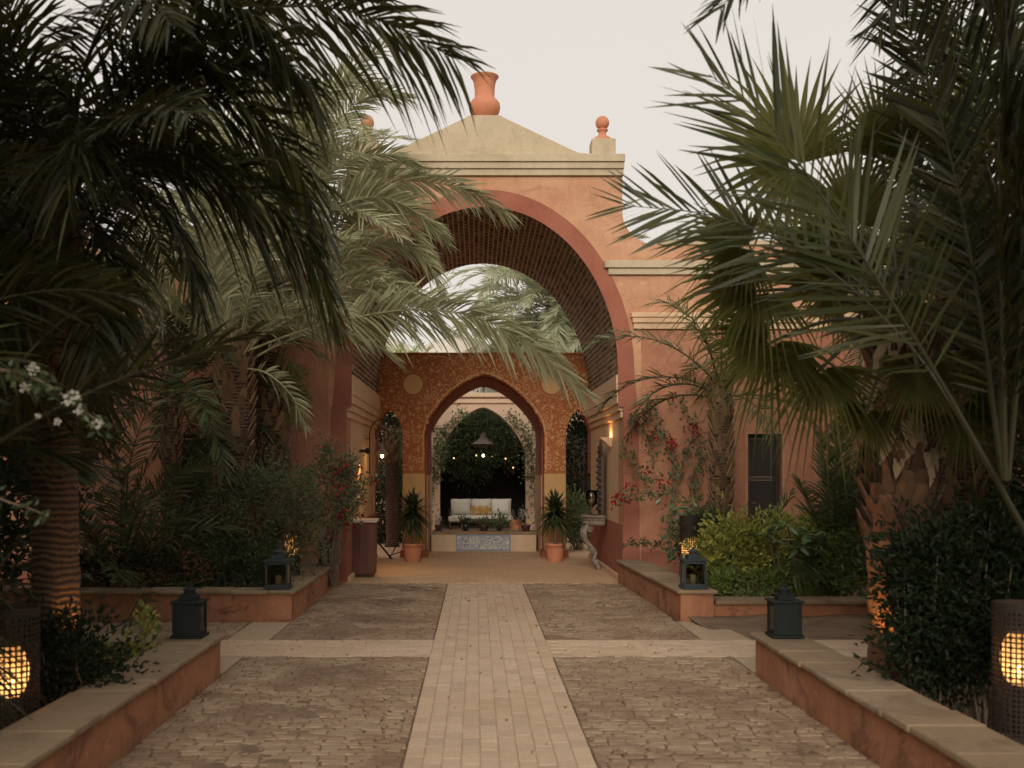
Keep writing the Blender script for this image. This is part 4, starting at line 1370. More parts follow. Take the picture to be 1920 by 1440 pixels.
lantern(-2.24, 12.08, HW + .003, 'glazed grey lantern on the corner of the middle left planter wall', 1.0, False, mat=M['slate_light'])
lantern(2.47, 12.15, HW + .003, 'glazed grey lantern on the end of the middle right planter wall', 1.0, False, mat=M['slate_light'])
lantern(-2.12, 15.3, HW + .003, 'small grey lantern farthest back, on the left wall by the gate', 1.0, False, mat=M['slate_light'])

# ==================================================================== PERFORATED CYLINDER LAMPS
def lattice_lamp(x, y, z, label, rad=.15, h=.75, glow_z=.22, power=6.0, nv=32, globe=.10):
    t_ = thing('lattice_lamp', label, 'garden lamp', (x, y, z), 'pierced metal cylinder lamps')
    b = MB()
    dz = 2 * math.pi * rad / nv
    nh = int(h * .93 / dz)
    wd = dz * .16
    for k in range(nv):                              # upright bars
        a = 2 * math.pi * k / nv
        c = V3(x + rad * math.cos(a), y + rad * math.sin(a), 0); e = V3(-math.sin(a), math.cos(a), 0) * wd; o_ = V3(math.cos(a), math.sin(a), 0) * .002
        b.add([c - e + o_ + V3(0, 0, z + .02), c + e + o_ + V3(0, 0, z + .02), c + e + o_ + V3(0, 0, z + h * .95), c - e + o_ + V3(0, 0, z + h * .95),
               c - e - o_ + V3(0, 0, z + .02), c + e - o_ + V3(0, 0, z + .02), c + e - o_ + V3(0, 0, z + h * .95), c - e - o_ + V3(0, 0, z + h * .95)],
              [(0, 1, 2, 3), (7, 6, 5, 4), (0, 4, 5, 1), (1, 5, 6, 2), (2, 6, 7, 3), (3, 7, 4, 0)])
    for j in range(nh + 1):                          # hoops
        zz = z + .02 + j * dz
        b.lathe((x, y, zz), [(rad + .002, -wd), (rad + .002, wd), (rad - .002, wd), (rad - .002, -wd), (rad + .002, -wd)], nv, False)
    for k in range(0, nv, 2):                        # little rings at every other crossing
        for j in range(0, nh, 2):
            a0 = 2 * math.pi * k / nv; z0 = z + .02 + j * dz
            ring = []
            for q in np.linspace(0, 2 * math.pi, 9)[:-1]:
                for rr_ in (.24, .46):
                    aa_ = a0 + rr_ * dz * math.cos(q) / rad
                    ring.append(((x + (rad + .003) * math.cos(aa_)), y + (rad + .003) * math.sin(aa_), z0 + rr_ * dz * math.sin(q)))
            b.quads(ring, [(2 * i, 2 * i + 1, (2 * i + 3) % 16, (2 * i + 2) % 16) for i in range(8)])
    b.build('lattice', M['rusty_iron'], t_)
    b = MB(); b.lathe((x, y, z), [(rad + .006, 0), (rad + .006, .03), (rad - .004, .03), (rad - .004, 0), (rad + .006, 0)], 40, False); b.build('base_ring', M['rusty_iron'], t_)
    b = MB(); b.lathe((x, y, z + h * .95), [(rad + .003, 0), (rad + .003, h * .05), (rad - .003, h * .05), (rad - .003, 0), (rad + .003, 0)], 40, False); b.build('top_band', M['rusty_iron'], t_)
    b = MB(); b.lathe((x, y, z + glow_z), [(globe * (.35 + .65 * math.sin(math.pi * min(1, max(0, q))) ** .6), (q - .5) * globe * 3.0) for q in np.linspace(0.02, .98, 16)], 24, False); b.build('frosted_globe', M['frost'], t_, smooth=True)
    b = MB(); b.lathe((x, y, z + glow_z - globe * .7), [(.018 * math.cos(q), .03 * math.sin(q)) for q in np.linspace(-1.5, 1.5, 8)], 12); b.build('bulb', M['bulb'], t_, smooth=True)
    b = MB(); b.lathe((x, y, z), [(.03, 0), (.03, glow_z - globe * 1.1)], 12); b.build('stand', M['iron'], t_)
    L = bpy.data.lights.new('lamp_light', 'POINT'); L.energy = power; L.color = (1.0, .50, .18); L.shadow_soft_size = .03
    lo = bpy.data.objects.new('lamp_light', L); COL.objects.link(lo); lo.parent = t_; lo.location = (0, 0, glow_z - globe * .3)
    return t_
pA = P(20, 1215, 6.1)
lattice_lamp(pA.x, pA.y, .12, 'glowing pierced metal cylinder lamp at the left edge of the picture', .155, .80, .43, 3.2)
pB_ = P(1912, 1230, 5.9)
lattice_lamp(pB_.x, pB_.y, .22, 'glowing pierced metal cylinder lamp at the right edge of the picture', .14, .75, .44, 3.2)
pC_ = P(1293, 1020, 13.4)
lattice_lamp(pC_.x, pC_.y, .33, 'pierced metal cylinder lamp glowing behind the middle right lantern', .125, .80, .38, 2.0, nv=28)
pD_ = P(1846, 1092, 10.2)
lattice_lamp(pD_.x, pD_.y, .30, 'pierced metal lamp glowing through the hedge at far right', .13, .62, .33, 2.5, nv=28)
pE_ = P(546, 1022, 13.75)
lattice_lamp(pE_.x, pE_.y, .32, 'pierced metal lamp glowing behind the middle left shrub', .11, .6, .42, 1.6, nv=28)

# ==================================================================== GATE FURNITURE
# reception stand
px_ = P(679, 1085, 16.75).x
st = thing('wooden_stand', 'red brown wooden lectern stand against the left gate pier', 'lectern', (px_, 16.95, 0))
b = MB(); b.rbox((px_, 16.95, .06), (.385, .34, .82), 0, 1.07); b.build('body', M['wood'], st, bevel=.01)
for k in range(3):
    b = MB(); b.rbox((px_ + (-.125 + k * .125), 16.771, .09), (.10, .012, .74), 0, 1.0); b.build('board', M['wood'], st, bevel=.004)
b = MB(); b.rbox((px_, 16.96, .012), (.33, .28, .047), 0, 1.0); b.build('foot', M['dark_wood'], st)
b = MB(); x = px_; b.add([(x - .23, 16.74, .882), (x + .23, 16.74, .882), (x + .23, 17.16, .90), (x - .23, 17.16, .90), (x - .23, 16.74, .905), (x + .23, 16.74, .905), (x + .23, 17.16, .93), (x - .23, 17.16, .93)], [(3, 2, 1, 0), (4, 5, 6, 7), (0, 1, 5, 4), (1, 2, 6, 5), (2, 3, 7, 6), (3, 0, 4, 7)]); b.build('top', M['paper'], st)

# carved console table on the right jamb
XW = C0 + JW - .052
cy = 18.25
con = thing('console_table', 'pale carved wooden console table with scroll leg on the right jamb', 'console table', (XW, cy, 0))
b = MB(); b.lathe((XW - .005, cy, .90), [(.36, 0), (.375, .012), (.375, .03), (.36, .04)], 40)
# keep the half in front of the wall
vv = np.concatenate(b.v); vv[:, 0] = np.minimum(vv[:, 0], XW - .004); b.v = [vv]
b.build('tabletop', M['old_wood'], con)
b = MB(); b.lathe((XW - .005, cy, .78), [(.33, 0), (.345, .03), (.33, .06), (.345, .09), (.34, .118)], 40)
vv = np.concatenate(b.v); vv[:, 0] = np.minimum(vv[:, 0], XW - .006); b.v = [vv]
b.build('apron', M['old_wood'], con)
for sy in (-.17, .17):
    b = MB()
    S_ = catmull([(XW - .28, cy + sy, .79), (XW - .33, cy + sy, .66), (XW - .30, cy + sy * .95, .50), (XW - .20, cy + sy * .85, .40), (XW - .13, cy + sy * .8, .30), (XW - .17, cy + sy * .75, .19), (XW - .11, cy + sy * .7, .10), (XW - .08, cy + sy * .7, .015)], 30)
    b.tube(S_, .030 + .012 * np.sin(np.linspace(0, 9, 30)), 8)
    lg = b.build('leg', M['old_wood'], con, smooth=True)
    for (ox, oz, r_) in ((-.24, .70, .055), (-.20, .34, .05), (-.14, .14, .04)):
        b = MB()
        q = np.linspace(0, 1, 26)
        b.tube([(XW + ox + r_ * (1 - .8 * t) * math.cos(t * 11), cy + sy * .9 - .02, oz + r_ * (1 - .8 * t) * math.sin(t * 11)) for t in q], .013, 6)
        b.build('scroll', M['old_wood'], lg, smooth=True)
# carved mirror leaning above it
mi_ = thing('carved_mirror', 'tall dark carved wooden mirror frame standing on the console table', 'mirror', (XW - .03, cy, .942))
b = MB()
for sy in (-.19, .19):
    b.box(XW - .06, XW - .02, cy + sy - .05, cy + sy + .05, .943, 1.95)
b.box(XW - .06, XW - .02, cy - .14, cy + .14, .943, 1.03)
b.add([(XW - .06, cy - .24, 1.951), (XW - .06, cy + .24, 1.951), (XW - .06, cy, 2.22), (XW - .02, cy - .24, 1.951), (XW - .02, cy + .24, 1.951), (XW - .02, cy, 2.22)], [(0, 2, 1), (3, 4, 5), (0, 1, 4, 3), (1, 2, 5, 4), (2, 0, 3, 5)])
b.build('frame', M['dark_wood'], mi_)
b = MB()
for k in range(9):
    for sy in (-.19, .19):
        z = 1.04 + k * .105
        b.lathe((XW - .062, cy + sy, z), [(.0, -.045), (.035, -.02), (.042, 0), (.035, .02), (0, .045)], 8, False)
for k in range(3):
    b.lathe((XW - .062, cy - .09 + .09 * k, 2.02 + (.07 if k == 1 else 0)), [(.0, -.05), (.04, 0), (0, .05)], 8, False)
b.build('carving', M['dark_wood'], mi_, kind='stuff')
b = MB(); b.box(XW - .035, XW - .03, cy - .139, cy + .139, 1.031, 1.95); b.build('mirror_glass', M['window_glass'], mi_)
# glass hurricane on the console
hx = XW - .21
hu = thing('hurricane_glass', 'smoky glass goblet candle holder on the console table', 'candle holder', (hx, cy - .12, .942))
b = MB(); b.lathe((hx, cy - .12, .942), [(.07, 0), (.065, .012), (.016, .03), (.014, .10), (.03, .13), (.085, .20), (.10, .30), (.098, .42), (.094, .42), (.095, .30), (.08, .205), (.02, .14)], 24, False); b.build('goblet', M['clear'], hu, smooth=True)
b = MB(); b.lathe((hx, cy - .12, 1.09), [(.035, 0), (.035, .12), (.005, .125)], 12); b.build('candle', M['candle'], hu)

# wedge sconce on the right jamb
sz_ = P(1130, 822, 17.6)
sx = C0 + JW - .001
sco = thing('wedge_sconce', 'lit wedge shaped plaster sconce on the right jamb', 'wall lamp', (sx, 17.6, 2.17))
b = MB(); b.add([(sx, 17.5, 2.09), (sx, 17.7, 2.09), (sx, 17.48, 2.24), (sx, 17.72, 2.24), (sx - .19, 17.50, 2.245), (sx - .19, 17.70, 2.245), (sx - .03, 17.52, 2.09), (sx - .03, 17.68, 2.09)],
              [(0, 6, 4, 2), (1, 3, 5, 7), (6, 7, 5, 4), (0, 1, 7, 6)]); b.build('shade', M['jamb'], sco)
b = MB(); b.lathe((sx - .055, 17.6, 2.16), [(.02, 0), (.028, .03), (.02, .06)], 12); b.build('bulb', M['bulb'], sco)
L = bpy.data.lights.new('sconce_light', 'POINT'); L.energy = 5.0; L.color = (1, .55, .2); L.shadow_soft_size = .03
lo = bpy.data.objects.new('sconce_light', L); COL.objects.link(lo); lo.parent = sco; lo.location = (-.06, 0, .075)

# wrought iron bracket lamp on the left jamb
bx_ = C0 - JW + .001
by = 18.9
br = thing('iron_bracket_lamp', 'wrought iron bracket with scroll wheel and lit hanging shade, left jamb', 'wall lamp', (bx_, by, 2.3))
b = MB()
b.tube(catmull([(bx_ + .07, by, 1.62), (bx_ + .07, by, 2.2), (bx_ + .08, by, 2.42), (bx_ + .16, by, 2.56), (bx_ + .30, by, 2.60), (bx_ + .46, by, 2.55), (bx_ + .52, by, 2.45)], 26), .010, 6)
for z in (1.66, 2.26): b.tube([(bx_, by, z), (bx_ + .07, by, z)], .009, 6)
b.build('arm', M['iron'], br)
cxw, czw = bx_ + .29, 2.33
b = MB(); b.tube([(cxw + .115 * math.cos(q), by, czw + .115 * math.sin(q)) for q in np.linspace(0, 6.283, 33)], .009, 6, False)
b.tube([(cxw + .045 * math.cos(q), by, czw + .045 * math.sin(q)) for q in np.linspace(0, 6.283, 21)], .006, 6, False)
for k in range(6):
    a = k * math.pi / 3; b.tube([(cxw + .045 * math.cos(a), by, czw + .045 * math.sin(a)), (cxw + .112 * math.cos(a), by, czw + .112 * math.sin(a))], .005, 5)
b.tube([(cxw, by, czw + .115), (cxw, by, 2.595)], .006, 5)
b.build('scroll_wheel', M['iron'], br)
b = MB(); b.lathe((cxw, by, 1.98), [(.115, 0), (.118, .01), (.10, .04), (.05, .09), (.025, .13), (.015, .22)], 20, False); sh = b.build('shade', M['old_wood'], br, smooth=True)
b = MB(); b.lathe((cxw, by, 1.955), [(.03 * math.cos(q), .035 * math.sin(q)) for q in np.linspace(-1.5, 1.5, 8)], 14); b.build('bulb', M['bulb'], sh, smooth=True)
for z, e_ in ((1.70, 2.2),):
    L = bpy.data.lights.new('bracket_light', 'POINT'); L.energy = e_; L.color = (1, .58, .22); L.shadow_soft_size = .05
    lo = bpy.data.objects.new('bracket_light', L); COL.objects.link(lo); lo.parent = br; lo.location = Vector((cxw, by, 1.90)) - org(br)
# downlight on the left jamb
dl = thing('wall_downlight', 'small dark wall light throwing a warm streak on the left jamb', 'wall lamp', (bx_, 17.9, 2.05))
b = MB(); b.lathe((bx_ + .13, 17.9, 1.98), [(.028, 0), (.03, .01), (.03, .09), (.012, .10)], 14, False); b.build('can', M['iron'], dl)
b = MB(); b.box(bx_, bx_ + .10, 17.885, 17.915, 2.0, 2.05); b.build('bracket', M['iron'], dl)
L = bpy.data.lights.new('downlight', 'SPOT'); L.energy = 30; L.color = (1, .56, .2); L.spot_size = R(95); L.spot_blend = .8; L.shadow_soft_size = .02
lo = bpy.data.objects.new('downlight', L); COL.objects.link(lo); lo.parent = dl; lo.location = Vector((bx_ + .13, 17.9, 1.965)) - org(dl)
# small iron chair-like stand by the left side arch
fs_ = thing('iron_plant_stand', 'small folded iron stand on the floor by the left side arch', 'stand', (-1.68, 20.3, 0))
b = MB()
for p in (((-1.95, 20.3, .42), (-1.62, 20.3, .02)), ((-1.50, 20.3, .30), (-1.66, 20.3, .02)), ((-1.95, 20.42, .42), (-1.62, 20.42, .02)), ((-1.62, 20.3, .02), (-1.62, 20.42, .02)), ((-1.66, 20.3, .08), (-1.40, 20.3, .16)), ((-1.95, 20.3, .42), (-1.95, 20.42, .42))):
    b.tube(p, .011, 6)
b.build('frame', M['iron'], fs_)
# small CCTV-like dome fitting on the left wing
cm = P(541, 633, 16.05)
b = MB(); b.lathe((cm.x, D0 - .05, cm.z - .05), [(.02, .09), (.055, .07), (.06, .03), (.05, .0), (.02, -.03)], 16); b.box(cm.x - .05, cm.x + .05, D0 - .06, D0, cm.z + .035, cm.z + .06)
tag(b.build('wall_fitting', M['iron'], None, (cm.x, D0 - .05, cm.z)), 'small round dark fitting under the cornice on the left wing', 'wall fitting')

# ---- potted dracaenas in front of the pillars
def potted_spiky(x, y, label, seed, h=1.25, n=420):
    rs = np.random.default_rng(seed)
    t_ = thing('potted_dracaena', label, 'potted plant', (x, y, .012), 'potted dracaenas beside the carved pillars')
    b = MB(); b.lathe((x, y, .012), [(.135, 0), (.15, .05), (.172, .22), (.178, .29), (.19, .295), (.192, .335), (.172, .335), (.165, .28), (.02, .27)], 28, False); b.build('pot', M['terracotta'], t_, smooth=True)
    b = MB(); b.lathe((x, y, .27), [(.165, 0), (.1, .02), (.01, .025)], 20); b.build('potting_soil', M['soil'], t_)
    b = MB(); b.tube([(x, y, .28), (x + .01, y, .6), (x, y, .95), (x, y, 1.15)], [.03, .026, .022, .015], 8); b.build('stem', M['twig'], t_)
    b = MB()
    for i in range(n):
        f = rs.random()
        z0 = .80 + .26 * f
        az = rs.uniform(0, 6.283)
        el = R(-58 + 140 * (.45 * f + .55 * rs.random()))
        L = rs.uniform(.34, .50)
        d = V3(math.cos(az) * math.cos(el), math.sin(az) * math.cos(el), math.sin(el))
        s = V3(-math.sin(az), math.cos(az), 0)
        w_ = .019
        dr = rs.uniform(.1, .5)
        rows = []
        for k, ww in ((0, .6), (.4, 1), (.75, .7), (1, .05)):
            c = V3(x, y, z0) + d * L * k + V3(0, 0, -1) * L * dr * k * k
            rows += [c - s * w_ * ww, c + s * w_ * ww]
        b.quads(rows, [(2 * k, 2 * k + 1, 2 * k + 3, 2 * k + 2) for k in range(3)])
    b.build('leaves', M['yucca'], t_)
potted_spiky(-1.18, 19.75, 'spiky dracaena in a terracotta pot left of the carved middle arch', 5)
potted_spiky(1.46, 19.75, 'spiky dracaena in a terracotta pot right of the carved middle arch', 6)

# ---- pots on the basin edge
def small_pot(x, y, z, prof, mat, label, plant, seed, leaf=.05, spr=.07, nl=120, ph=.12, fl=None):
    rs = np.random.default_rng(seed)
    t_ = thing('flower_pot', label, 'potted plant', (x, y, z), 'pots along the tiled basin')
    b = MB(); b.lathe((x, y, z), prof, 20, False); b.build('pot', mat, t_, smooth=True)
    top = z + max(q[1] for q in prof)
    if plant is not None:
        b = MB(); p = V3(x, y, top + ph * .4) + rs.normal(size=(nl, 3)) * V3(spr, spr, ph * .45)
        p[:, 2] = np.maximum(p[:, 2], top - .02)
        leaves(b, p, p - V3(x, y, top - .1) + rs.normal(size=(nl, 3)) * .05, leaf * rs.uniform(.7, 1.3, nl), leaf * .4, rs); b.build('foliage', plant, t_)
    if fl is not None:
        b = MB(); p = V3(x, y, top + ph) + rs.normal(size=(60, 3)) * V3(spr * .7, spr * .7, ph * .35)
        leaves(b, p, rs.normal(size=(60, 3)), .035, .035, rs); b.build('flowers', fl, t_, kind='stuff')
zt = .427
flare = lambda r_, h: [(r_ * .65, 0), (r_ * .8, h * .5), (r_, h), (r_ * .92, h), (r_ * .7, h * .7), (.01, h * .68)]
M['dark_pot'] = simple('dark_pot', (.05, .022, .014), .6)
M['black_pot'] = simple('black_pot', (.014, .014, .014), .4)
small_pot(P(822, 990, 22.4).x, 22.4, zt, flare(.085, .13), M['dark_pot'], 'small brown flared pot with white flowers at the left end of the basin', M['shrub'], 1, .05, .05, 50, .12, M['flower_white'])
small_pot(P(873, 990, 22.4).x, 22.4, zt, flare(.075, .16), M['black_pot'], 'black pot with dark spiky plant on the basin edge', M['yucca'], 2, .09, .05, 60, .08)
small_pot(P(907, 992, 22.4).x, 22.4, zt, flare(.105, .15), M['dark_pot'], 'brown pot with low green plant in the middle of the basin', M['shrub_grey'], 3, .06, .08, 120, .10)
small_pot(P(936, 990, 22.5).x, 22.5, zt, flare(.07, .10), M['black_pot'], 'bushy green potted plant right of the middle of the basin', M['vine_leaf'], 4, .08, .10, 200, .18)
small_pot(P(986, 990, 22.4).x, 22.4, zt, flare(.11, .13), M['dark_pot'], 'wide brown flared pot at the right end of the basin', None, 5)
small_pot(P(980, 975, 22.75).x, 22.75, zt, flare(.07, .14), M['terracotta'], 'terracotta pot of white blossom behind the right end of the basin', M['vine_leaf'], 6, .06, .07, 80, .2, M['flower_white'])
small_pot(P(967, 980, 23.05).x, 23.05, 0.013, [(.11, 0), (.13, .3), (.14, .62), (.12, .62), (.11, .5), (.01, .48)], M['terracotta'], 'tall terracotta jar standing behind the basin', None, 7)

# ---- pendant lamp in the seating court
pc = P(906, 835, 28.2)
pe = thing('pendant_lamp', 'lit brown hexagonal pendant lantern hanging above the sofa', 'lamp', (pc.x, 28.2, pc.z))
b = MB(); b.lathe((pc.x, 28.2, pc.z - .09), [(.30, .12), (.29, .13), (.16, .22), (.09, .30), (.05, .40), (.02, .44)], 6, False); b.build('shade_roof', M['old_wood'], pe)
b = MB(); b.lathe((pc.x, 28.2, pc.z - .10), [(.25, 0), (.27, .118)], 6, False); b.build('glass_band', M['clear'], pe)
b = MB(); b.tube([(pc.x, 28.2, pc.z + .34), (pc.x, 28.2, 3.9)], .008, 5); b.build('chain', M['iron'], pe)
b = MB(); b.lathe((pc.x, 28.2, pc.z - .27), [(.034 * math.cos(q), .042 * math.sin(q)) for q in np.linspace(-1.5, 1.5, 10)], 14); b.build('bulb', M['bulb'], pe, smooth=True)
b = MB(); b.tube([(pc.x, 28.2, pc.z - .215), (pc.x, 28.2, pc.z + .03)], .006, 5); b.build('cord', M['iron'], pe)
b = MB(); b.box(pc.x - 1.5, pc.x + 1.5, 28.15, 28.25, 3.9, 4.0); b.build('support_beam', M['dark_wood'], pe)
for i, (qx, qy, dd, lab) in enumerate(((851, 859, 30.0, 'tiny lit bulb leftmost in the dark foliage behind the sofa'), (948, 860, 30.0, 'tiny lit bulb right of the pendant lamp, second from the right'), (962, 877, 29.8, 'lowest and rightmost tiny lit bulb behind the sofa'), (893, 854, 29.4, 'tiny lit bulb just left of the pendant lamp'), (923, 855, 31.0, 'tiny lit bulb just right of the pendant lamp'))):
    q = P(qx, qy, dd)
    t_ = thing('hanging_bulb', lab, 'lamp', (q.x, q.y, q.z), 'tiny bulbs in the garden room')
    b = MB(); b.lathe((q.x, q.y, q.z), [(.022 * math.cos(a), .026 * math.sin(a)) for a in np.linspace(-1.5, 1.5, 8)], 10); b.build('bulb', M['glow'], t_)
    b = MB(); b.tube([(q.x, q.y, q.z + .024), (q.x, q.y, 3.42)], .003, 4); b.build('wire', M['iron'], t_)

# climbers round the courtyard arch and hanging over the room
def climber(name, label, runs, n_per_m, leaf, mat, seed, spread=.07, stem_r=.010, flowers=None, cat='climber', group=None, wr=.55):
    rs = np.random.default_rng(seed)
    base = runs[0][0]
    t_ = thing(name, label, cat, tuple(base), group)
    st_, lf_ = MB(), MB()
    fl = MB()
    for run in runs:
        C = catmull(run, 30)
        C[1:-1] += rs.normal(size=(28, 3)) * .012
        st_.tube(C, np.linspace(stem_r, stem_r * .3, 30), 5)
        L = np.linalg.norm(np.diff(C, axis=0), axis=1).sum()
        n = int(n_per_m * L)
        u = rs.random(n) ** .85
        p = np.column_stack([np.interp(u, np.linspace(0, 1, 30), C[:, k]) for k in range(3)]) + rs.normal(size=(n, 3)) * spread
        leaves(lf_, p, rs.normal(size=(n, 3)) + V3(0, -.4, -.1), leaf * rs.uniform(.6, 1.3, n), leaf * wr * rs.uniform(.7, 1.2, n), rs)
    st_.build('stems', M['twig'], t_)
    lf_.build('foliage', mat, t_)
    if flowers:
        fm, spots, fs2, nf = flowers
        for sp in spots:
            p = np.array(tuple(sp)) + rs.normal(size=(nf, 3)) * .045
            leaves(fl, p, rs.normal(size=(nf, 3)) + V3(0, -.3, .2), fs2 * rs.uniform(.7, 1.2, nf), fs2 * .8, rs)
        fl.build('flowers', fm, t_, kind='stuff')
    return t_
yv = CD - .12
climber('climbing_vine', 'leafy vine hanging down the left side of the courtyard arch', [
    [(-1.15, yv, 0.02), (-1.12, yv, 1.2), (-.98, yv, 2.3), (-.6, yv, 2.95), (-.2, yv - .05, 3.2)],
    [(-1.0, yv - .1, 2.4), (-.95, yv - .15, 1.9), (-1.0, yv - .15, 1.4)], [(-.75, yv - .1, 2.8), (-.8, yv - .15, 2.2), (-.85, yv - .2, 1.7)],
    [(-1.2, yv - .05, 2.9), (-1.0, yv - .1, 2.6), (-.9, yv - .1, 2.0)]], 95, .085, M['vine_leaf'], 41, .08)
climber('climbing_vine', 'leafy vine hanging down the right side of the courtyard arch', [
    [(1.50, yv, 0.02), (1.46, yv, 1.3), (1.35, yv, 2.3), (1.1, yv, 2.8), (.8, yv - .05, 3.15)],
    [(1.3, yv - .1, 2.5), (1.28, yv - .15, 2.0), (1.30, yv - .15, 1.4)], [(1.45, yv - .1, 3.0), (1.40, yv - .1, 2.4), (1.38, yv - .15, 1.2)]], 95, .085, M['vine_leaf'], 42, .08)
rs = np.random.default_rng(77)
rv = thing('roof_creeper', 'dense green creeper spilling over the dark room behind the sofa', 'climber', (.2, 30.3, 2.6))
b = MB()
p, out, cc = clumped(rs, 6800, (.15, 30.25, 2.5), (1.9, .45, 1.05), 100, .15, .25)
leaves(b, p, out + rs.normal(size=p.shape) * .4 + V3(0, -.4, -.2), .11 * rs.uniform(.6, 1.2, len(p)), .055, rs); b.build('foliage', M['shrub'], rv)
b = MB()
for i in range(12):
    x = -1.4 + i * .28; b.tube(catmull([(x, 30.5, 3.55), (x + .05, 30.2, 3.2), (x - .03, 30.15, 2.6), (x + .04, 30.2, 2.1)], 12), .010, 5)
b.build('stems', M['twig'], rv)

# ==================================================================== GARDEN: MIDDLE LEFT
shrub('feathery_shrub', 'large fine leaved grey green shrub in the middle left planter', P(500, 1100, 13.3)[:2], (.80, .60, .82), 9000, .055, M['shrub_grey'], 101, 80, .11, cz=.98, base_z=.1, shell=.45)
shrub('dark_shrub', 'dark rounded shrub behind the feathery one by the left wing', (-3.2, 14.6), (.9, .6, 1.0), 5000, .075, M['shrub'], 102, 90, .11, cz=1.35, base_z=.1)
shrub('upright_shrub', 'upright shrub with bright green tips against the left wing wall', P(520, 900, 15.2)[:2], (.36, .35, .62), 2600, .075, M['bright_leaf'], 103, 60, .075, cz=P(0, 730, 15.2).z, base_z=.1, wr=.3)
shrub('low_shrub', 'low dark shrub behind the coping of the middle left planter', P(440, 1085, 12.7)[:2], (.55, .35, .34), 2600, .06, M['shrub'], 104, 60, .08, cz=.46, base_z=.1)
shrub('low_shrub', 'low dark ground shrub left in the middle left planter, under the young palm', P(250, 1080, 12.9)[:2], (.8, .4, .32), 2600, .07, M['dark_tree'], 105, 60, .09, cz=.42, base_z=.1)
bl = [P(655, 1000, 15.5), P(650, 940, 15.3), P(630, 880, 15.2)]
shrub('bougainvillea', 'crimson flowered bougainvillea bush beside the left gate pier', P(622, 1060, 14.9)[:2], (.42, .42, .58), 2600, .06, M['shrub_grey'], 106, 60, .08, cz=P(0, 915, 14.9).z, base_z=.1, flowers=(M['flower_red'], 190, .06, 18))
# sprays leaning in front of the stand
climber('bougainvillea_spray', 'thin bougainvillea spray with crimson bracts leaning over the wooden stand', [
    [P(640, 960, 15.6), P(660, 930, 15.7), P(680, 905, 15.8), P(705, 900, 15.9)], [P(640, 980, 15.6), P(655, 965, 15.6), P(668, 950, 15.7), P(672, 940, 15.8)], [P(640, 900, 15.6), P(655, 880, 15.7), P(668, 870, 15.8)]],
    110, .055, M['vine_leaf'], 107, .04, .005, (M['flower_red'], [P(700, 901, 15.85), P(660, 918, 15.7), P(676, 938, 15.8), P(679, 966, 15.7), P(648, 880, 15.7), P(667, 880, 15.8), P(655, 990, 15.6)], .06, 14))

# date palm whose long frond crosses the arch
def PP(*a): return [P(*q) for q in a]
E0 = P(440, 900, 13.5)
date_palm('stout date palm with shaggy trunk behind the middle left planter, frond across the arch', (E0.x, 13.5), 3.35, .20, M['palm_pale'], M['rachis_pale'], 201, 24, 2.8, el=(30, 85), droop=(30, 75), leaf=.50, per_m=38, leaf_w=.028, boot_len=.20,
    cut=lambda pts: (pts[-1][0] > -.6 and pts[-1][1] < 14.6) or any(PJ(p)[1] > 700 for p in pts),
    custom=[
    (PP((440, 668, 13.5), (560, 622, 13.3), (680, 592, 13.1), (790, 580, 13.0), (900, 597, 12.9), (1000, 652, 12.8), (1092, 735, 12.8)), dict(leaf=.66, roll=.8, droop=.3, per_m=46, start=.18, vee=14, w=.031)),
    (PP((440, 660, 13.5), (560, 560, 13.6), (660, 480, 13.7), (740, 455, 13.7), (800, 490, 13.7), (835, 560, 13.7)), dict(leaf=.52, roll=.4, droop=.4, per_m=44, vee=14, w=.029)),
    (PP((440, 660, 13.5), (540, 600, 13.4), (640, 550, 13.3), (720, 530, 13.2), (790, 560, 13.2), (830, 610, 13.2)), dict(leaf=.46, roll=.5, droop=.4, per_m=44, vee=14, w=.029)),
    (PP((430, 660, 13.5), (380, 560, 13.4), (330, 520, 13.2), (270, 540, 13.0)), dict(leaf=.45)),
    (PP((445, 660, 13.5), (470, 560, 13.4), (520, 500, 13.2), (600, 520, 13.0)), dict(leaf=.45)),
    (PP((455, 690, 13.4), (500, 700, 13.3), (545, 740, 13.2), (572, 800, 13.2)), dict(leaf=.34, roll=.9, per_m=30)),
    ])
F0 = P(505, 500, 14.9)
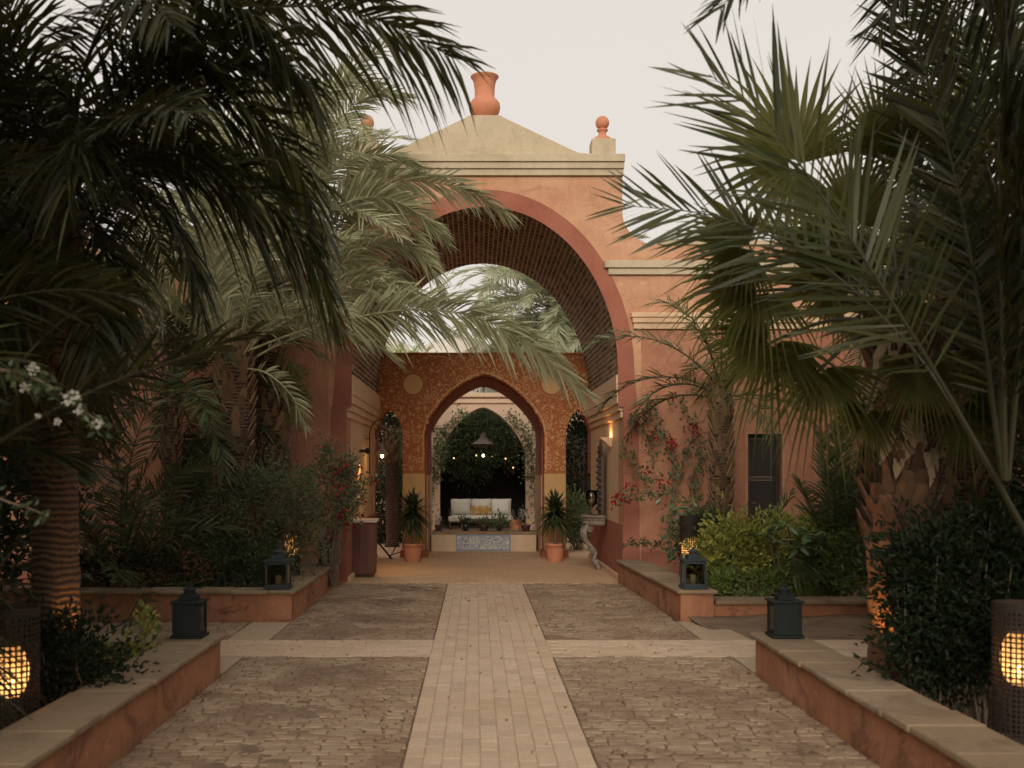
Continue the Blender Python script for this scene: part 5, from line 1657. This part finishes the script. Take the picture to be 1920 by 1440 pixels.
date_palm('tall pale date palm half hidden behind the dark fronds, upper left', (F0.x, 14.9), 5.2, .19, M['palm_pale'], M['rachis_pale'], 202, 62, 2.9, el=(-10, 85), droop=(45, 105), leaf=.50, per_m=36, leaf_w=.028,
    cut=lambda pts: (pts[-1][0] > -.9 and pts[-1][1] < 15.4) or any(PJ(p)[1] > 640 for p in pts),
    custom=[
    (PP((515, 440, 14.9), (600, 390, 14.6), (700, 345, 14.4), (790, 340, 14.3), (880, 358, 14.2), (955, 405, 14.2)), dict(leaf=.55, roll=.55, droop=.3, per_m=46, vee=14, w=.030)),
    (PP((515, 430, 14.9), (590, 350, 14.6), (660, 300, 14.4), (730, 290, 14.2), (790, 315, 14.1)), dict(leaf=.5, roll=.5, per_m=44, w=.029)),
    (PP((515, 420, 14.9), (590, 300, 14.6), (650, 210, 14.4), (710, 175, 14.2), (770, 185, 14.1)), dict(leaf=.5, roll=.5, per_m=44, w=.029)),
    (PP((515, 420, 14.9), (570, 260, 14.6), (620, 170, 14.4), (680, 150, 14.2), (740, 190, 14.1)), dict(leaf=.5, roll=.6, per_m=44, w=.029)),
    (PP((515, 440, 14.9), (600, 400, 14.4), (690, 370, 14.2), (760, 385, 14.1), (830, 440, 14.0)), dict(leaf=.55, roll=.7, per_m=44, w=.030)),
    (PP((515, 420, 14.9), (580, 330, 14.8), (640, 270, 14.7), (720, 250, 14.6)), dict(leaf=.5, roll=-.5, per_m=44, w=.029)),
    (PP((515, 440, 14.9), (610, 420, 14.6), (700, 400, 14.5), (770, 430, 14.4), (810, 480, 14.4)), dict(leaf=.48, roll=.5, per_m=44, w=.029)),
    ])
# reddish thin palm trunk to the left, and the young palm by the planter
T0 = P(322, 900, 14.2)
date_palm('slender reddish palm behind the young palm at middle left', (T0.x, 14.2), 3.0, .10, M['palm_mid'], M['rachis'], 203, 34, 2.3, el=(-5, 82), droop=(45, 95), leaf=.42, per_m=28, leaf_w=.030, rr=.012)
Y0 = P(228, 1030, 12.8)
date_palm('young low date palm with cut stalks in the middle left planter', (Y0.x, 12.8), .50, .14, M['palm_mid'], M['rachis'], 204, 32, 2.0, el=(15, 88), droop=(35, 80), leaf=.40, per_m=24, boots=True, boot_len=.22, rr=.012,
    custom=[(PP((235, 960, 12.8), (245, 860, 12.7), (280, 760, 12.6), (335, 690, 12.5)), dict(leaf=.42, roll=.9)), (PP((300, 1000, 12.6), (320, 930, 12.5), (355, 880, 12.4), (400, 870, 12.3)), dict(leaf=.32, roll=.9)), (PP((235, 960, 12.8), (215, 850, 12.7), (200, 760, 12.6), (170, 690, 12.5)), dict(leaf=.42, roll=.9))])

# ==================================================================== GARDEN: FRONT LEFT
A0 = P(108, 1230, 7.4)
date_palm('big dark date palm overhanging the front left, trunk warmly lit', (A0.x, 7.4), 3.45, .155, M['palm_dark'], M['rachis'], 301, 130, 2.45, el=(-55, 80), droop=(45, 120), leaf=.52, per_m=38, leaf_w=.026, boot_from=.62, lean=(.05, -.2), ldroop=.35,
    cut=lambda pts: pts[-1][1] < 4.0 or any(PJ(p)[0] > 600 or PJ(p)[1] > 840 or (PJ(p)[0] > 330 and PJ(p)[1] > 560) for p in pts),
    custom=[
    (PP((150, 260, 7.0), (280, 190, 6.7), (400, 180, 6.5), (500, 240, 6.4), (565, 330, 6.3), (600, 430, 6.3)), dict(leaf=.66, roll=.8, droop=.5, per_m=42, w=.029, start=.1, vee=5)),
    (PP((160, 200, 7.0), (330, 80, 6.7), (480, 20, 6.5), (620, 15, 6.4), (740, 50, 6.3), (850, 110, 6.3)), dict(leaf=.66, roll=.8, droop=.5, per_m=42, w=.028, vee=8)),
    (PP((160, 280, 7.0), (300, 300, 6.7), (420, 330, 6.5), (520, 400, 6.4), (590, 490, 6.3), (625, 580, 6.3)), dict(leaf=.62, roll=.8, droop=.5, per_m=42, w=.028, vee=5)),
    (PP((160, 230, 7.0), (300, 110, 6.6), (430, 80, 6.4), (530, 110, 6.2), (600, 180, 6.1)), dict(leaf=.62, roll=.8, droop=.5, per_m=42, w=.028, vee=5)),
    (PP((150, 300, 7.0), (230, 330, 6.6), (310, 400, 6.4), (360, 500, 6.3), (380, 600, 6.2)), dict(leaf=.42, roll=.5, droop=.5, per_m=42, w=.028, vee=5)),
    (PP((120, 320, 7.0), (170, 400, 6.5), (210, 520, 6.3), (230, 650, 6.2)), dict(leaf=.45, roll=.4, droop=.4, per_m=42, w=.028)),
    (PP((160, 200, 7.0), (280, 60, 6.8), (380, -20, 6.6), (520, -60, 6.5), (680, -40, 6.4)), dict(leaf=.5, roll=.7, droop=.6, per_m=42, w=.028, vee=5)),
    (PP((160, 160, 7.0), (260, 20, 6.6), (380, -10, 6.3), (480, 40, 6.1), (540, 120, 6.0)), dict(leaf=.5, roll=.6, droop=.6, per_m=42, w=.028, vee=5)),
    ])
N0 = (-3.75, 5.6)
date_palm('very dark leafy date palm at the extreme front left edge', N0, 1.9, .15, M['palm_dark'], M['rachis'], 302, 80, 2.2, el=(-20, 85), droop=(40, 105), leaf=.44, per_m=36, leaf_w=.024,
    cut=lambda pts: pts[-1][1] < 3.6 or any(PJ(p)[0] > 260 or (PJ(p)[1] > 900 and PJ(p)[0] > 30) for p in pts),
    custom=[(PP((-120, 900, 5.6), (60, 790, 5.6), (200, 720, 5.7), (340, 670, 5.8), (480, 625, 5.9)), dict(leaf=.42, roll=.3, per_m=28, w=.028)),
            (PP((-120, 880, 5.6), (20, 700, 5.6), (120, 600, 5.7), (240, 540, 5.8)), dict(leaf=.42, roll=.6, per_m=28, w=.028))])
shrub('dark_tree', 'dense dark evergreen tree filling the left background', (-6.2, 11.5), (1.7, 1.5, 2.6), 9000, .16, M['dark_tree'], 303, 160, .26, cz=3.0, cat='tree', stems=8, stem_r=.06)
shrub('dark_tree', 'dense dark evergreen tree beyond the left edge of the garden', (-7.0, 7.5), (2.0, 2.0, 3.0), 9000, .17, M['dark_tree'], 304, 170, .28, cz=3.4, cat='tree', stems=8, stem_r=.07)
shrub('planter_bush', 'dark leafy bush between the left lamp and the palm trunk', P(110, 1260, 6.8)[:2], (.42, .35, .34), 2600, .055, M['hedge'], 305, 60, .07, cz=.42)
shrub('bright_sprig', 'small bright green sprig poking over the front left coping', P(268, 1190, 8.1)[:2], (.09, .09, .24), 260, .055, M['variegated'], 306, 14, .035, cz=.40, stems=3, stem_r=.005)
shrub('low_sprig', 'low green sprig inside the front left planter corner', P(205, 1235, 7.6)[:2], (.12, .1, .16), 260, .05, M['bright_leaf'], 307, 14, .035, cz=.30, stems=3, stem_r=.005)
rs = np.random.default_rng(310)
wf = thing('white_flower_branch', 'blurred branch with white blossoms at the near left edge', 'flowering branch', tuple(P(-60, 780, 4.6)))
b = MB(); C = catmull(PP((-60, 690, 4.6), (40, 700, 4.6), (110, 735, 4.6), (190, 795, 4.6)), 16); b.tube(C, np.linspace(.008, .003, 16), 5)
C2 = catmull(PP((-60, 900, 4.6), (0, 935, 4.6), (60, 955, 4.6), (85, 968, 4.6)), 12); b.tube(C2, np.linspace(.006, .002, 12), 5)
b.build('stem', M['twig'], wf)
b = MB()
for Cx, n_ in ((C, 110), (C2, 30)):
    k = rs.integers(0, len(Cx), n_); p = Cx[k] + rs.normal(size=(n_, 3)) * .02
    leaves(b, p, rs.normal(size=(n_, 3)), .045, .024, rs)
b.build('foliage', M['shrub'], wf)
for i, (fx, fy, fr) in enumerate(((62, 692, .022), (48, 725, .020), (133, 748, .030), (150, 768, .022), (183, 795, .022), (108, 790, .014), (72, 780, .012))):
    b = MB(); c = np.array(P(fx, fy, 4.58)); n_ = 34
    p = c + rs.normal(size=(n_, 3)) * fr * .35
    leaves(b, p, (p - c) + rs.normal(size=(n_, 3)) * .01, fr * .75, fr * .62, rs); b.build('blossom', M['flower_white'], wf)

# ==================================================================== GARDEN: RIGHT SIDE
# bougainvillea on the right wing wall
yb = 15.95
bo = PP((1252, 1040, 15.2), (1258, 980, 15.4), (1262, 900, 15.8))
climber('bougainvillea', 'crimson bougainvillea climbing the wall right of the gate on thin stems', [
    bo + PP((1255, 840, yb), (1225, 790, yb), (1215, 755, yb)),
    PP((1262, 900, 15.8), (1285, 860, yb), (1300, 800, yb), (1268, 745, yb)),
    PP((1262, 920, 15.8), (1230, 930, 15.7), (1195, 925, 15.6), (1155, 940, 15.6)),
    PP((1235, 900, 15.8), (1200, 890, 15.8), (1180, 860, 15.9), (1172, 835, 15.9)),
    PP((1225, 880, yb), (1222, 840, yb), (1205, 800, yb), (1185, 785, yb)),
    PP((1290, 900, yb), (1318, 860, yb), (1310, 820, yb)),
    PP((1290, 1040, 15.2), (1300, 960, 15.8), (1310, 900, yb))], 100, .075, M['vine_leaf'], 401, .055, .012,
    (M['flower_red'], PP((1217, 755, 15.85), (1205, 782, 15.85), (1190, 790, 15.85), (1225, 815, 15.85), (1262, 742, 15.85), (1256, 825, 15.85), (1262, 835, 15.85), (1302, 800, 15.85), (1306, 808, 15.85), (1213, 885, 15.8), (1160, 935, 15.5), (1152, 940, 15.5), (1180, 913, 15.6), (1168, 936, 15.5), (1240, 905, 15.7)), .06, 12))
climber('creeper', 'thin green creeper along the foot of the wall right of the gate', [PP((1165, 1027, 15.7), (1190, 1018, 15.7), (1215, 1022, 15.7), (1240, 1018, 15.8))], 90, .06, M['shrub'], 402, .03, .005)
# palm with dry leaf-base trunk
K0 = P(1352, 1000, 14.6)
date_palm('palm with a scaly dry trunk against the wall right of the bougainvillea', (K0.x, 14.6), 3.0, .13, M['palm_mid'], M['rachis'], 403, 16, 2.0, el=(5, 80), droop=(50, 100), leaf=.36, per_m=24, boot_from=.36, boot_len=.14)
# feather palm clump, dark green
Q0 = P(1560, 1040, 13.4)
date_palm('bushy dark feather palm in front of the right window', (Q0.x, 13.4), .40, .13, M['palm_mid'], M['rachis'], 404, 46, 2.3, el=(40, 89), droop=(20, 60), leaf=.42, per_m=30, cut=lambda pts: any(PJ(p)[0] < 1478 for p in pts), rr=.012)
q = P(1445, 990, 14.4)
date_palm('small young palm sprouting below the right window', (q.x, 14.4), .35, .07, M['palm_mid'], M['rachis'], 405, 10, 1.1, el=(35, 88), droop=(20, 60), leaf=.28, per_m=26, rr=.008, boots=False)
shrub('variegated_shrub', 'yellow green variegated shrub behind the middle right lantern', P(1378, 1090, 13.0)[:2], (.44, .34, .40), 2300, .085, M['variegated'], 406, 26, .11, cz=.64, base_z=.05, shell=.5)
shrub('leafy_shrub', 'dense mid green shrub at the right end of the lower planter wall', P(1545, 1100, 12.9)[:2], (.60, .36, .38), 3400, .07, M['bright_leaf'], 407, 60, .09, cz=.54, base_z=.05)
shrub('leafy_shrub', 'low green ground cover shrub just behind the lower planter coping', P(1440, 1110, 12.65)[:2], (.75, .18, .20), 2600, .055, M['bright_leaf'], 408, 60, .05, cz=.34, base_z=.05, flowers=(M['variegated'], 40, .05, 4))
shrub('golden_shrub', 'small golden tipped shrub between the broad leaved plant and the fan palm', P(1475, 1060, 13.15)[:2], (.55, .3, .36), 2400, .08, M['variegated'], 409, 44, .09, cz=.74, base_z=.05)
shrub('dark_shrub', 'dark green shrub below the bougainvillea beside the pierced lamp', P(1330, 1010, 14.0)[:2], (.40, .35, .40), 2200, .075, M['shrub'], 410, 50, .08, cz=.72, base_z=.05)
# broad-leaved plant
rs = np.random.default_rng(411)
bp0 = P(1480, 1110, 12.75)
bpn = thing('broad_leaved_plant', 'frangipani like plant with large broad leaves on forked bare stems', 'plant', (bp0.x, 12.75, .05))
b = MB(); tips = PP((1440, 1000, 12.6), (1478, 985, 12.7), (1512, 1000, 12.7), (1540, 1012, 12.6), (1455, 1015, 12.5), (1500, 1025, 12.5))
for tp in tips:
    b.tube(catmull([(bp0.x, 12.75, .05), (bp0.x * .6 + tp.x * .4, 12.72, .30), tuple(tp)], 10), np.linspace(.018, .010, 10), 6)
b.build('stems', M['twig'], bpn)
for tp in tips:
    for k in range(7):
        az = rs.uniform(0, 6.28); el = R(rs.uniform(-15, 45)); L_ = rs.uniform(.17, .28); w_ = L_ * .36
        d = V3(math.cos(az) * math.cos(el), math.sin(az) * math.cos(el), math.sin(el)); s = V3(-math.sin(az), math.cos(az), 0); nn = np.cross(s, d)
        rows = []
        for t, ww in ((0, .06), (.15, .45), (.45, 1), (.75, .8), (.92, .35), (1, .03)):
            c = np.array(tp) + d * L_ * t + V3(0, 0, -1) * L_ * .3 * t * t
            rows += [c - s * w_ / 2 * ww + nn * .012 * ww, c, c + s * w_ / 2 * ww + nn * .012 * ww]
        b = MB(); b.quads(rows, [(3 * i + j, 3 * i + j + 1, 3 * i + j + 4, 3 * i + j + 3) for i in range(5) for j in range(2)])
        b.build('leaf', M['broad_leaf'], bpn)
# thin sapling by the lamp
climber('sapling', 'slim pale stemmed sapling beside the pierced lamp, broad leaves on top', [PP((1256, 1055, 14.2), (1258, 1010, 14.2), (1262, 970, 14.2), (1265, 940, 14.2)), PP((1262, 1000, 14.2), (1290, 970, 14.2), (1330, 965, 14.2))], 45, .13, M['broad_leaf'], 412, .08, .012, wr=.45, cat='tree')

# ------- fan palm
W0 = P(1685, 1250, 7.6)
fpx, fpy = W0.x, 7.6
fan = thing('fan_palm', 'large fan palm at right with rust brown trunk and broad pleated leaves', 'palm tree', (fpx, fpy, 0))
rs = np.random.default_rng(501)
palm_trunk(fan, (fpx, fpy, -.02), (fpx + .02, fpy, 2.75), .225, .20, rs, True, M['fan_boot'], M['fan_bark'], boot_from=.42, boot_len=.20, boot_n=170)
crown = V3(fpx + .02, fpy, 2.72)
def fanto(px, py, d, Rad, axis_px, tilt, droop=.3, arc=250, nseg=42):
    """fan whose hub projects at px,py; axis_px: direction of its middle segment in the picture; tilt: lean of the blade towards (+) the camera"""
    hub = np.array(P(px, py, d))
    ax = V3(axis_px[0], -.15, -axis_px[1]); ax /= np.linalg.norm(ax)
    nm = V3(0, -1, 0) * math.cos(tilt) + V3(0, 0, 1) * math.sin(tilt)
    fan_leaf(fan, hub, ax, nm, Rad, M['fan_leaf'], rs, crown + (hub - crown) * .06, nseg, arc, droop=droop)
fanto(1490, 310, 7.7, .98, (-.75, -.25), R(15), .12, 300, 40)
fanto(1400, 470, 7.3, .62, (-.9, -.05), R(25), .25, 220)
fanto(1425, 545, 7.2, .72, (-.9, .35), R(35), .35, 220)
fanto(1450, 640, 7.2, .70, (-.7, .75), R(30), .35, 230)
fanto(1540, 690, 7.1, .62, (-.45, .9), R(20), .35, 230)
fanto(1730, 275, 7.9, .75, (.05, -1), R(10), .10, 280, 40)
fanto(1655, 300, 7.8, .80, (-.1, -1), R(60), .08, 160, 26)
fanto(1600, 420, 7.9, .80, (-.15, -1), R(35), .10, 220)
fanto(1680, 560, 7.0, .34, (.05, 1), R(15), .2, 200, 22)
fanto(1720, 690, 6.95, .46, (-.1, 1), R(15), .3, 230)
fanto(1830, 640, 7.3, .70, (.8, .5), R(25), .35, 230)
fanto(1800, 500, 7.5, .80, (.85, -.2), R(30), .25, 230)
fanto(1800, 770, 7.2, .46, (.55, .85), R(20), .35, 220)
fanto(1625, 770, 7.2, .40, (-.4, 1), R(15), .35, 220)
fanto(1560, 540, 8.1, .80, (-.6, -.5), R(40), .2, 230)
for i in range(9):
    az = rs.uniform(0.3, 2.8); el = R(rs.uniform(0, 70))
    d = V3(math.cos(az) * math.cos(el), math.sin(az) * math.cos(el), math.sin(el))
    hub = crown + d * rs.uniform(.6, .9)
    fan_leaf(fan, hub, d + V3(0, 0, -.2), V3(0, 0, 1) - d * d[2], rs.uniform(.6, .8), M['fan_leaf'], rs, crown, 30, 240, droop=.3)
# dead skirt
b = MB()
for i in range(70):
    az = rs.uniform(0, 6.28); L_ = rs.uniform(.18, .38)
    p0 = V3(fpx + .22 * math.cos(az), fpy + .22 * math.sin(az), rs.uniform(1.9, 2.7))
    u = V3(math.cos(az), math.sin(az), 0); s = V3(-math.sin(az), math.cos(az), 0)
    rows = []
    for t, ww in ((0, .4), (.4, 1), (.8, .6), (1, .05)):
        c = p0 + u * (.25 * L_ * t) + V3(0, 0, -1) * L_ * t + s * rs.normal() * .02
        rows += [c - s * .05 * ww, c + s * .05 * ww]
    b.quads(rows, [(2 * k, 2 * k + 1, 2 * k + 3, 2 * k + 2) for k in range(3)])
b.build('dead_leaf_skirt', M['dead_leaf'], fan, kind='stuff')

# hedge in the front right planter
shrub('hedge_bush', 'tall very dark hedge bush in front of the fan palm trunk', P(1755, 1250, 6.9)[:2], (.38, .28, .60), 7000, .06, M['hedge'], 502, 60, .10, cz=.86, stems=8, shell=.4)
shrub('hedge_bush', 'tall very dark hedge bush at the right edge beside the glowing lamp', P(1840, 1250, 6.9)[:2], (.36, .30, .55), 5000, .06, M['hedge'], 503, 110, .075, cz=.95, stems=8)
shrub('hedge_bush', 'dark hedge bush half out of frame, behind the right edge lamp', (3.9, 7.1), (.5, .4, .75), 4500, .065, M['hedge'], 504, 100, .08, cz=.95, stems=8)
# near date palm at the right edge
B0 = P(2030, 1000, 6.4)
date_palm('dark young date palm at the right edge with tall arching fronds', (B0.x, 6.4), 1.15, .14, M['palm_dark'], M['rachis'], 505, 40, 2.9, el=(40, 89), droop=(15, 55), leaf=.40, per_m=24, leaf_w=.030, rr=.018, ldroop=.12, vee=15,
    cut=lambda pts: min(p[0] for p in pts) < 2.75 or pts[-1][1] < 4.2,
    custom=[
    (PP((1930, 1010, 6.4), (1790, 760, 6.35), (1700, 610, 6.3), (1570, 410, 6.25), (1440, 230, 6.2), (1330, 140, 6.2)), dict(leaf=.92, roll=1.3, per_m=18, droop=.05, vee=6, w=.033, start=.34, rr=.02, mat=M['palm_olive'])),
    (PP((1930, 1010, 6.4), (1760, 720, 6.5), (1640, 580, 6.6), (1500, 470, 6.7), (1340, 405, 6.8), (1170, 385, 6.9)), dict(leaf=.70, roll=1.2, per_m=20, droop=.06, vee=6, w=.030, start=.42, rr=.018, mat=M['palm_olive'])),
    (PP((1885, 900, 6.2), (1880, 600, 6.0), (1875, 300, 5.9), (1880, 40, 5.8), (1890, -160, 5.8)), dict(leaf=.60, roll=1.25, per_m=34, droop=.05, w=.032)),
    (PP((1890, 900, 6.2), (1915, 600, 6.0), (1910, 300, 5.9), (1870, 60, 5.8), (1800, -90, 5.8)), dict(leaf=.60, roll=1.25, per_m=34, droop=.05, w=.032)),
    (PP((1880, 900, 6.4), (1840, 600, 6.6), (1790, 330, 6.8), (1730, 120, 6.9), (1660, -40, 6.9)), dict(leaf=.60, roll=1.2, per_m=28, droop=.06, w=.031)),
    (PP((1880, 900, 6.5), (1870, 560, 6.9), (1850, 260, 7.1), (1790, 30, 7.2), (1690, -120, 7.2)), dict(leaf=.60, roll=1.2, per_m=28, droop=.06, w=.031)),
    ])
# tall palm whose frond tips hang into the top of the frame
tp = date_palm('tall date palm beyond the right edge, frond tips at the top of the picture', (4.6, 6.2), 4.9, .17, M['palm_dark'], M['rachis'], 506, 12, 2.2, el=(-10, 70), droop=(60, 100), leaf=.42, per_m=26, leaf_w=.028,
    cut=lambda pts: pts[-1][0] < 2.6 or pts[-1][1] < 4,
    custom=[(PP((2300, -80, 6.2), (2000, -280, 6.0), (1700, -290, 5.9), (1470, -130, 5.9), (1350, 20, 5.9)), dict(leaf=.55, roll=.9, per_m=34, droop=.15, w=.028)), (PP((2300, -80, 6.2), (2050, -200, 6.4), (1850, -190, 6.6), (1720, -80, 6.7), (1650, 60, 6.7)), dict(leaf=.55, roll=.9, per_m=34, droop=.15, w=.028)), (PP((2300, -60, 6.2), (2100, -120, 6.6), (1900, -60, 7.0), (1770, 60, 7.2), (1690, 200, 7.2)), dict(leaf=.55, roll=1.0, per_m=30, droop=.12, w=.028))])
# background palms right
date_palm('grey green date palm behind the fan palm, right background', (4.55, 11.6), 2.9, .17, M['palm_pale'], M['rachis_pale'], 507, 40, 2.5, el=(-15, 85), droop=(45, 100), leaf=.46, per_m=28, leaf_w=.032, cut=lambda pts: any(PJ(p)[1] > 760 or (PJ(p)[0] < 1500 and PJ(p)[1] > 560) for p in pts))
date_palm('mid green date palm in the far right background', (6.3, 13.0), 3.8, .18, M['palm_mid'], M['rachis'], 508, 34, 2.8, el=(-15, 85), droop=(45, 100), leaf=.42, per_m=24)
date_palm('tall date palm filling the upper right corner behind the fan palm', (4.35, 9.6), 4.5, .17, M['palm_mid'], M['rachis'], 509, 44, 2.4, el=(-20, 85), droop=(45, 100), leaf=.46, per_m=28, leaf_w=.032, cut=lambda pts: any(PJ(p)[0] < 1600 for p in pts))
shrub('dark_tree', 'dark evergreen tree beyond the right edge of the garden', (7.2, 8.6), (1.9, 1.9, 2.2), 8000, .17, M['dark_tree'], 510, 150, .26, cz=2.4, cat='tree', stems=8, stem_r=.07)

# ==================================================================== BEHIND THE GATE
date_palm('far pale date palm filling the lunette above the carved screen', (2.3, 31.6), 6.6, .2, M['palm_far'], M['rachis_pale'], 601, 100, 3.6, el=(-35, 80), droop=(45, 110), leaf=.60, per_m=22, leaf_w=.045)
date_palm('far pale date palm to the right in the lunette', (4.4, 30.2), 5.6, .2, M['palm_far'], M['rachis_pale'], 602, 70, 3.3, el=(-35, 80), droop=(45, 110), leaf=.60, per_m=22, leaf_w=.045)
for i, (px, py) in enumerate(((748, 652), (792, 662))):
    q = P(px, py, 25.6)
    date_palm(('leftmost' if i == 0 else 'right hand') + ' of two yellow green palm shoots peeping over the screen wall', (q.x, 25.6), q.z - .45, .05, M['palm_shoot'], M['rachis'], 610 + i, 12, .85, el=(25, 88), droop=(20, 60), leaf=.26, per_m=24, boots=False, rr=.008)
q = P(735, 900, 23.6)
date_palm('palm with banded bare trunk seen through the left side arch', (q.x, 23.6), 2.55, .145, M['palm_mid'], M['rachis'], 620, 14, 1.5, el=(-60, 40), droop=(60, 110), leaf=.35, per_m=22, boot_from=.72)
shrub('courtyard_bush', 'dark green bush seen through the left side arch', (-2.25, 25.0), (.8, .6, 2.3), 8000, .12, M['dark_tree'], 621, 110, .18, cz=2.0)
shrub('courtyard_bush', 'light green fern bush seen through the right side arch', (2.15, 22.6), (.42, .42, .50), 1800, .10, M['vine_leaf'], 622, 40, .10, cz=.70)
shrub('courtyard_bush', 'tall dark bush added behind the right side arch to darken the opening', (2.65, 25.2), (.7, .6, 1.9), 6000, .10, M['hedge'], 623, 90, .16, cz=1.7)  # bush added to darken this opening, in place of a dark doorway

# garden spotlights at the foot of the lit trunks
def ground_spot(x, y, z, target, label, power, size=60):
    t_ = thing('garden_spotlight', label, 'spotlight', (x, y, z), 'garden spotlights')
    v = (Vector(target) - Vector((x, y, z))).normalized()
    b = MB(); b.tube([Vector((x, y, z)) - v * .05, Vector((x, y, z)) + v * .05], .035, 12); b.build('housing', M['iron'], t_)
    b = MB(); b.tube([(x, y, -.02), (x, y, z)], .01, 6); b.build('spike', M['iron'], t_)
    L = bpy.data.lights.new('spot', 'SPOT'); L.energy = power; L.color = (1, .45, .13); L.spot_size = R(size); L.spot_blend = .7; L.shadow_soft_size = .03
    lo = bpy.data.objects.new('spot', L); COL.objects.link(lo); lo.parent = t_; lo.location = v * .06; lo.rotation_euler = (-v).to_track_quat('Z', 'Y').to_euler()
ground_spot(fpx - .34, fpy - .30, .30, (fpx - .03, fpy - .1, 1.7), 'small spotlight lighting the foot of the fan palm', 32, 80)
ground_spot(A0.x + .24, 7.22, .45, (A0.x + .05, 7.33, 1.5), 'small spotlight lighting the front left palm trunk', 9, 80)

# ==================================================================== UNSEEN TREES ADDED BEHIND THE VIEWER to shade both sides of the forecourt
shrub('dark_tree', 'dense dark evergreen tree close behind the big palm, left background', (-4.9, 9.6), (1.3, 1.0, 2.2), 8000, .14, M['dark_tree'], 701, 150, .22, cz=2.3, cat='tree', stems=8, stem_r=.05)
shrub('dark_tree', 'unseen evergreen tree added behind the viewer on the left for its shade', (-6.6, -1.0), (2.9, 3.0, 3.4), 9000, .22, M['dark_tree'], 702, 170, .34, cz=4.0, cat='tree', stems=8, stem_r=.08)
shrub('dark_tree', 'unseen evergreen tree added behind the viewer on the right for its shade', (7.2, -1.0), (2.9, 3.0, 3.4), 9000, .22, M['dark_tree'], 703, 170, .34, cz=4.0, cat='tree', stems=8, stem_r=.08)

# tall palms added beside the viewer, crowns blocking sky light from both sides
date_palm('tall date palm added beside the viewer at left, crown above the frame for shade', (-3.9, 3.4), 5.0, .17, M['palm_dark'], M['rachis'], 704, 60, 2.9, el=(-30, 75), droop=(40, 95), leaf=.5, per_m=24, leaf_w=.036,
    cut=lambda pts: any(p[1] > .8 and PJ(p)[0] > 300 and PJ(p)[1] > -150 for p in pts) or any(p[1] > .8 and PJ(p)[1] > 560 and PJ(p)[0] > -60 for p in pts))
date_palm('tall date palm added beside the viewer at right, crown above the frame for shade', (4.1, 3.4), 5.0, .17, M['palm_dark'], M['rachis'], 705, 60, 2.9, el=(-30, 75), droop=(40, 95), leaf=.5, per_m=24, leaf_w=.036,
    cut=lambda pts: any(p[1] > .8 and PJ(p)[0] < 1760 and PJ(p)[1] > -150 for p in pts) or any(p[1] > .8 and PJ(p)[1] > 460 and PJ(p)[0] < 1990 for p in pts))
# fallen leaves and petals on the paving
rs = np.random.default_rng(801)
n_ = 420
p = np.column_stack([rs.uniform(-2.0, 2.2, n_), 6.2 + 9.6 * rs.random(n_), np.full(n_, .022)])
edge = rs.random(n_) < .5
p[edge, 0] = np.where(rs.random(edge.sum()) < .5, rs.uniform(-2.0, -1.3, edge.sum()), rs.uniform(1.4, 2.2, edge.sum()))
b = MB()
d_ = rs.normal(size=(n_, 3)); d_[:, 2] *= .12
leaves(b, p, d_, rs.uniform(.02, .055, n_), rs.uniform(.010, .022, n_), rs)
tag(b.build('fallen_leaves', M['dead_leaf']), 'small dry leaves scattered over the paving', 'leaves', kind='stuff')

shrub('dark_tree', 'low dark leafy tree against the right wing behind the fan palm', (5.55, 11.4), (1.2, .8, 1.35), 8000, .12, M['dark_tree'], 706, 130, .18, cz=1.75, cat='tree', stems=8, stem_r=.05)
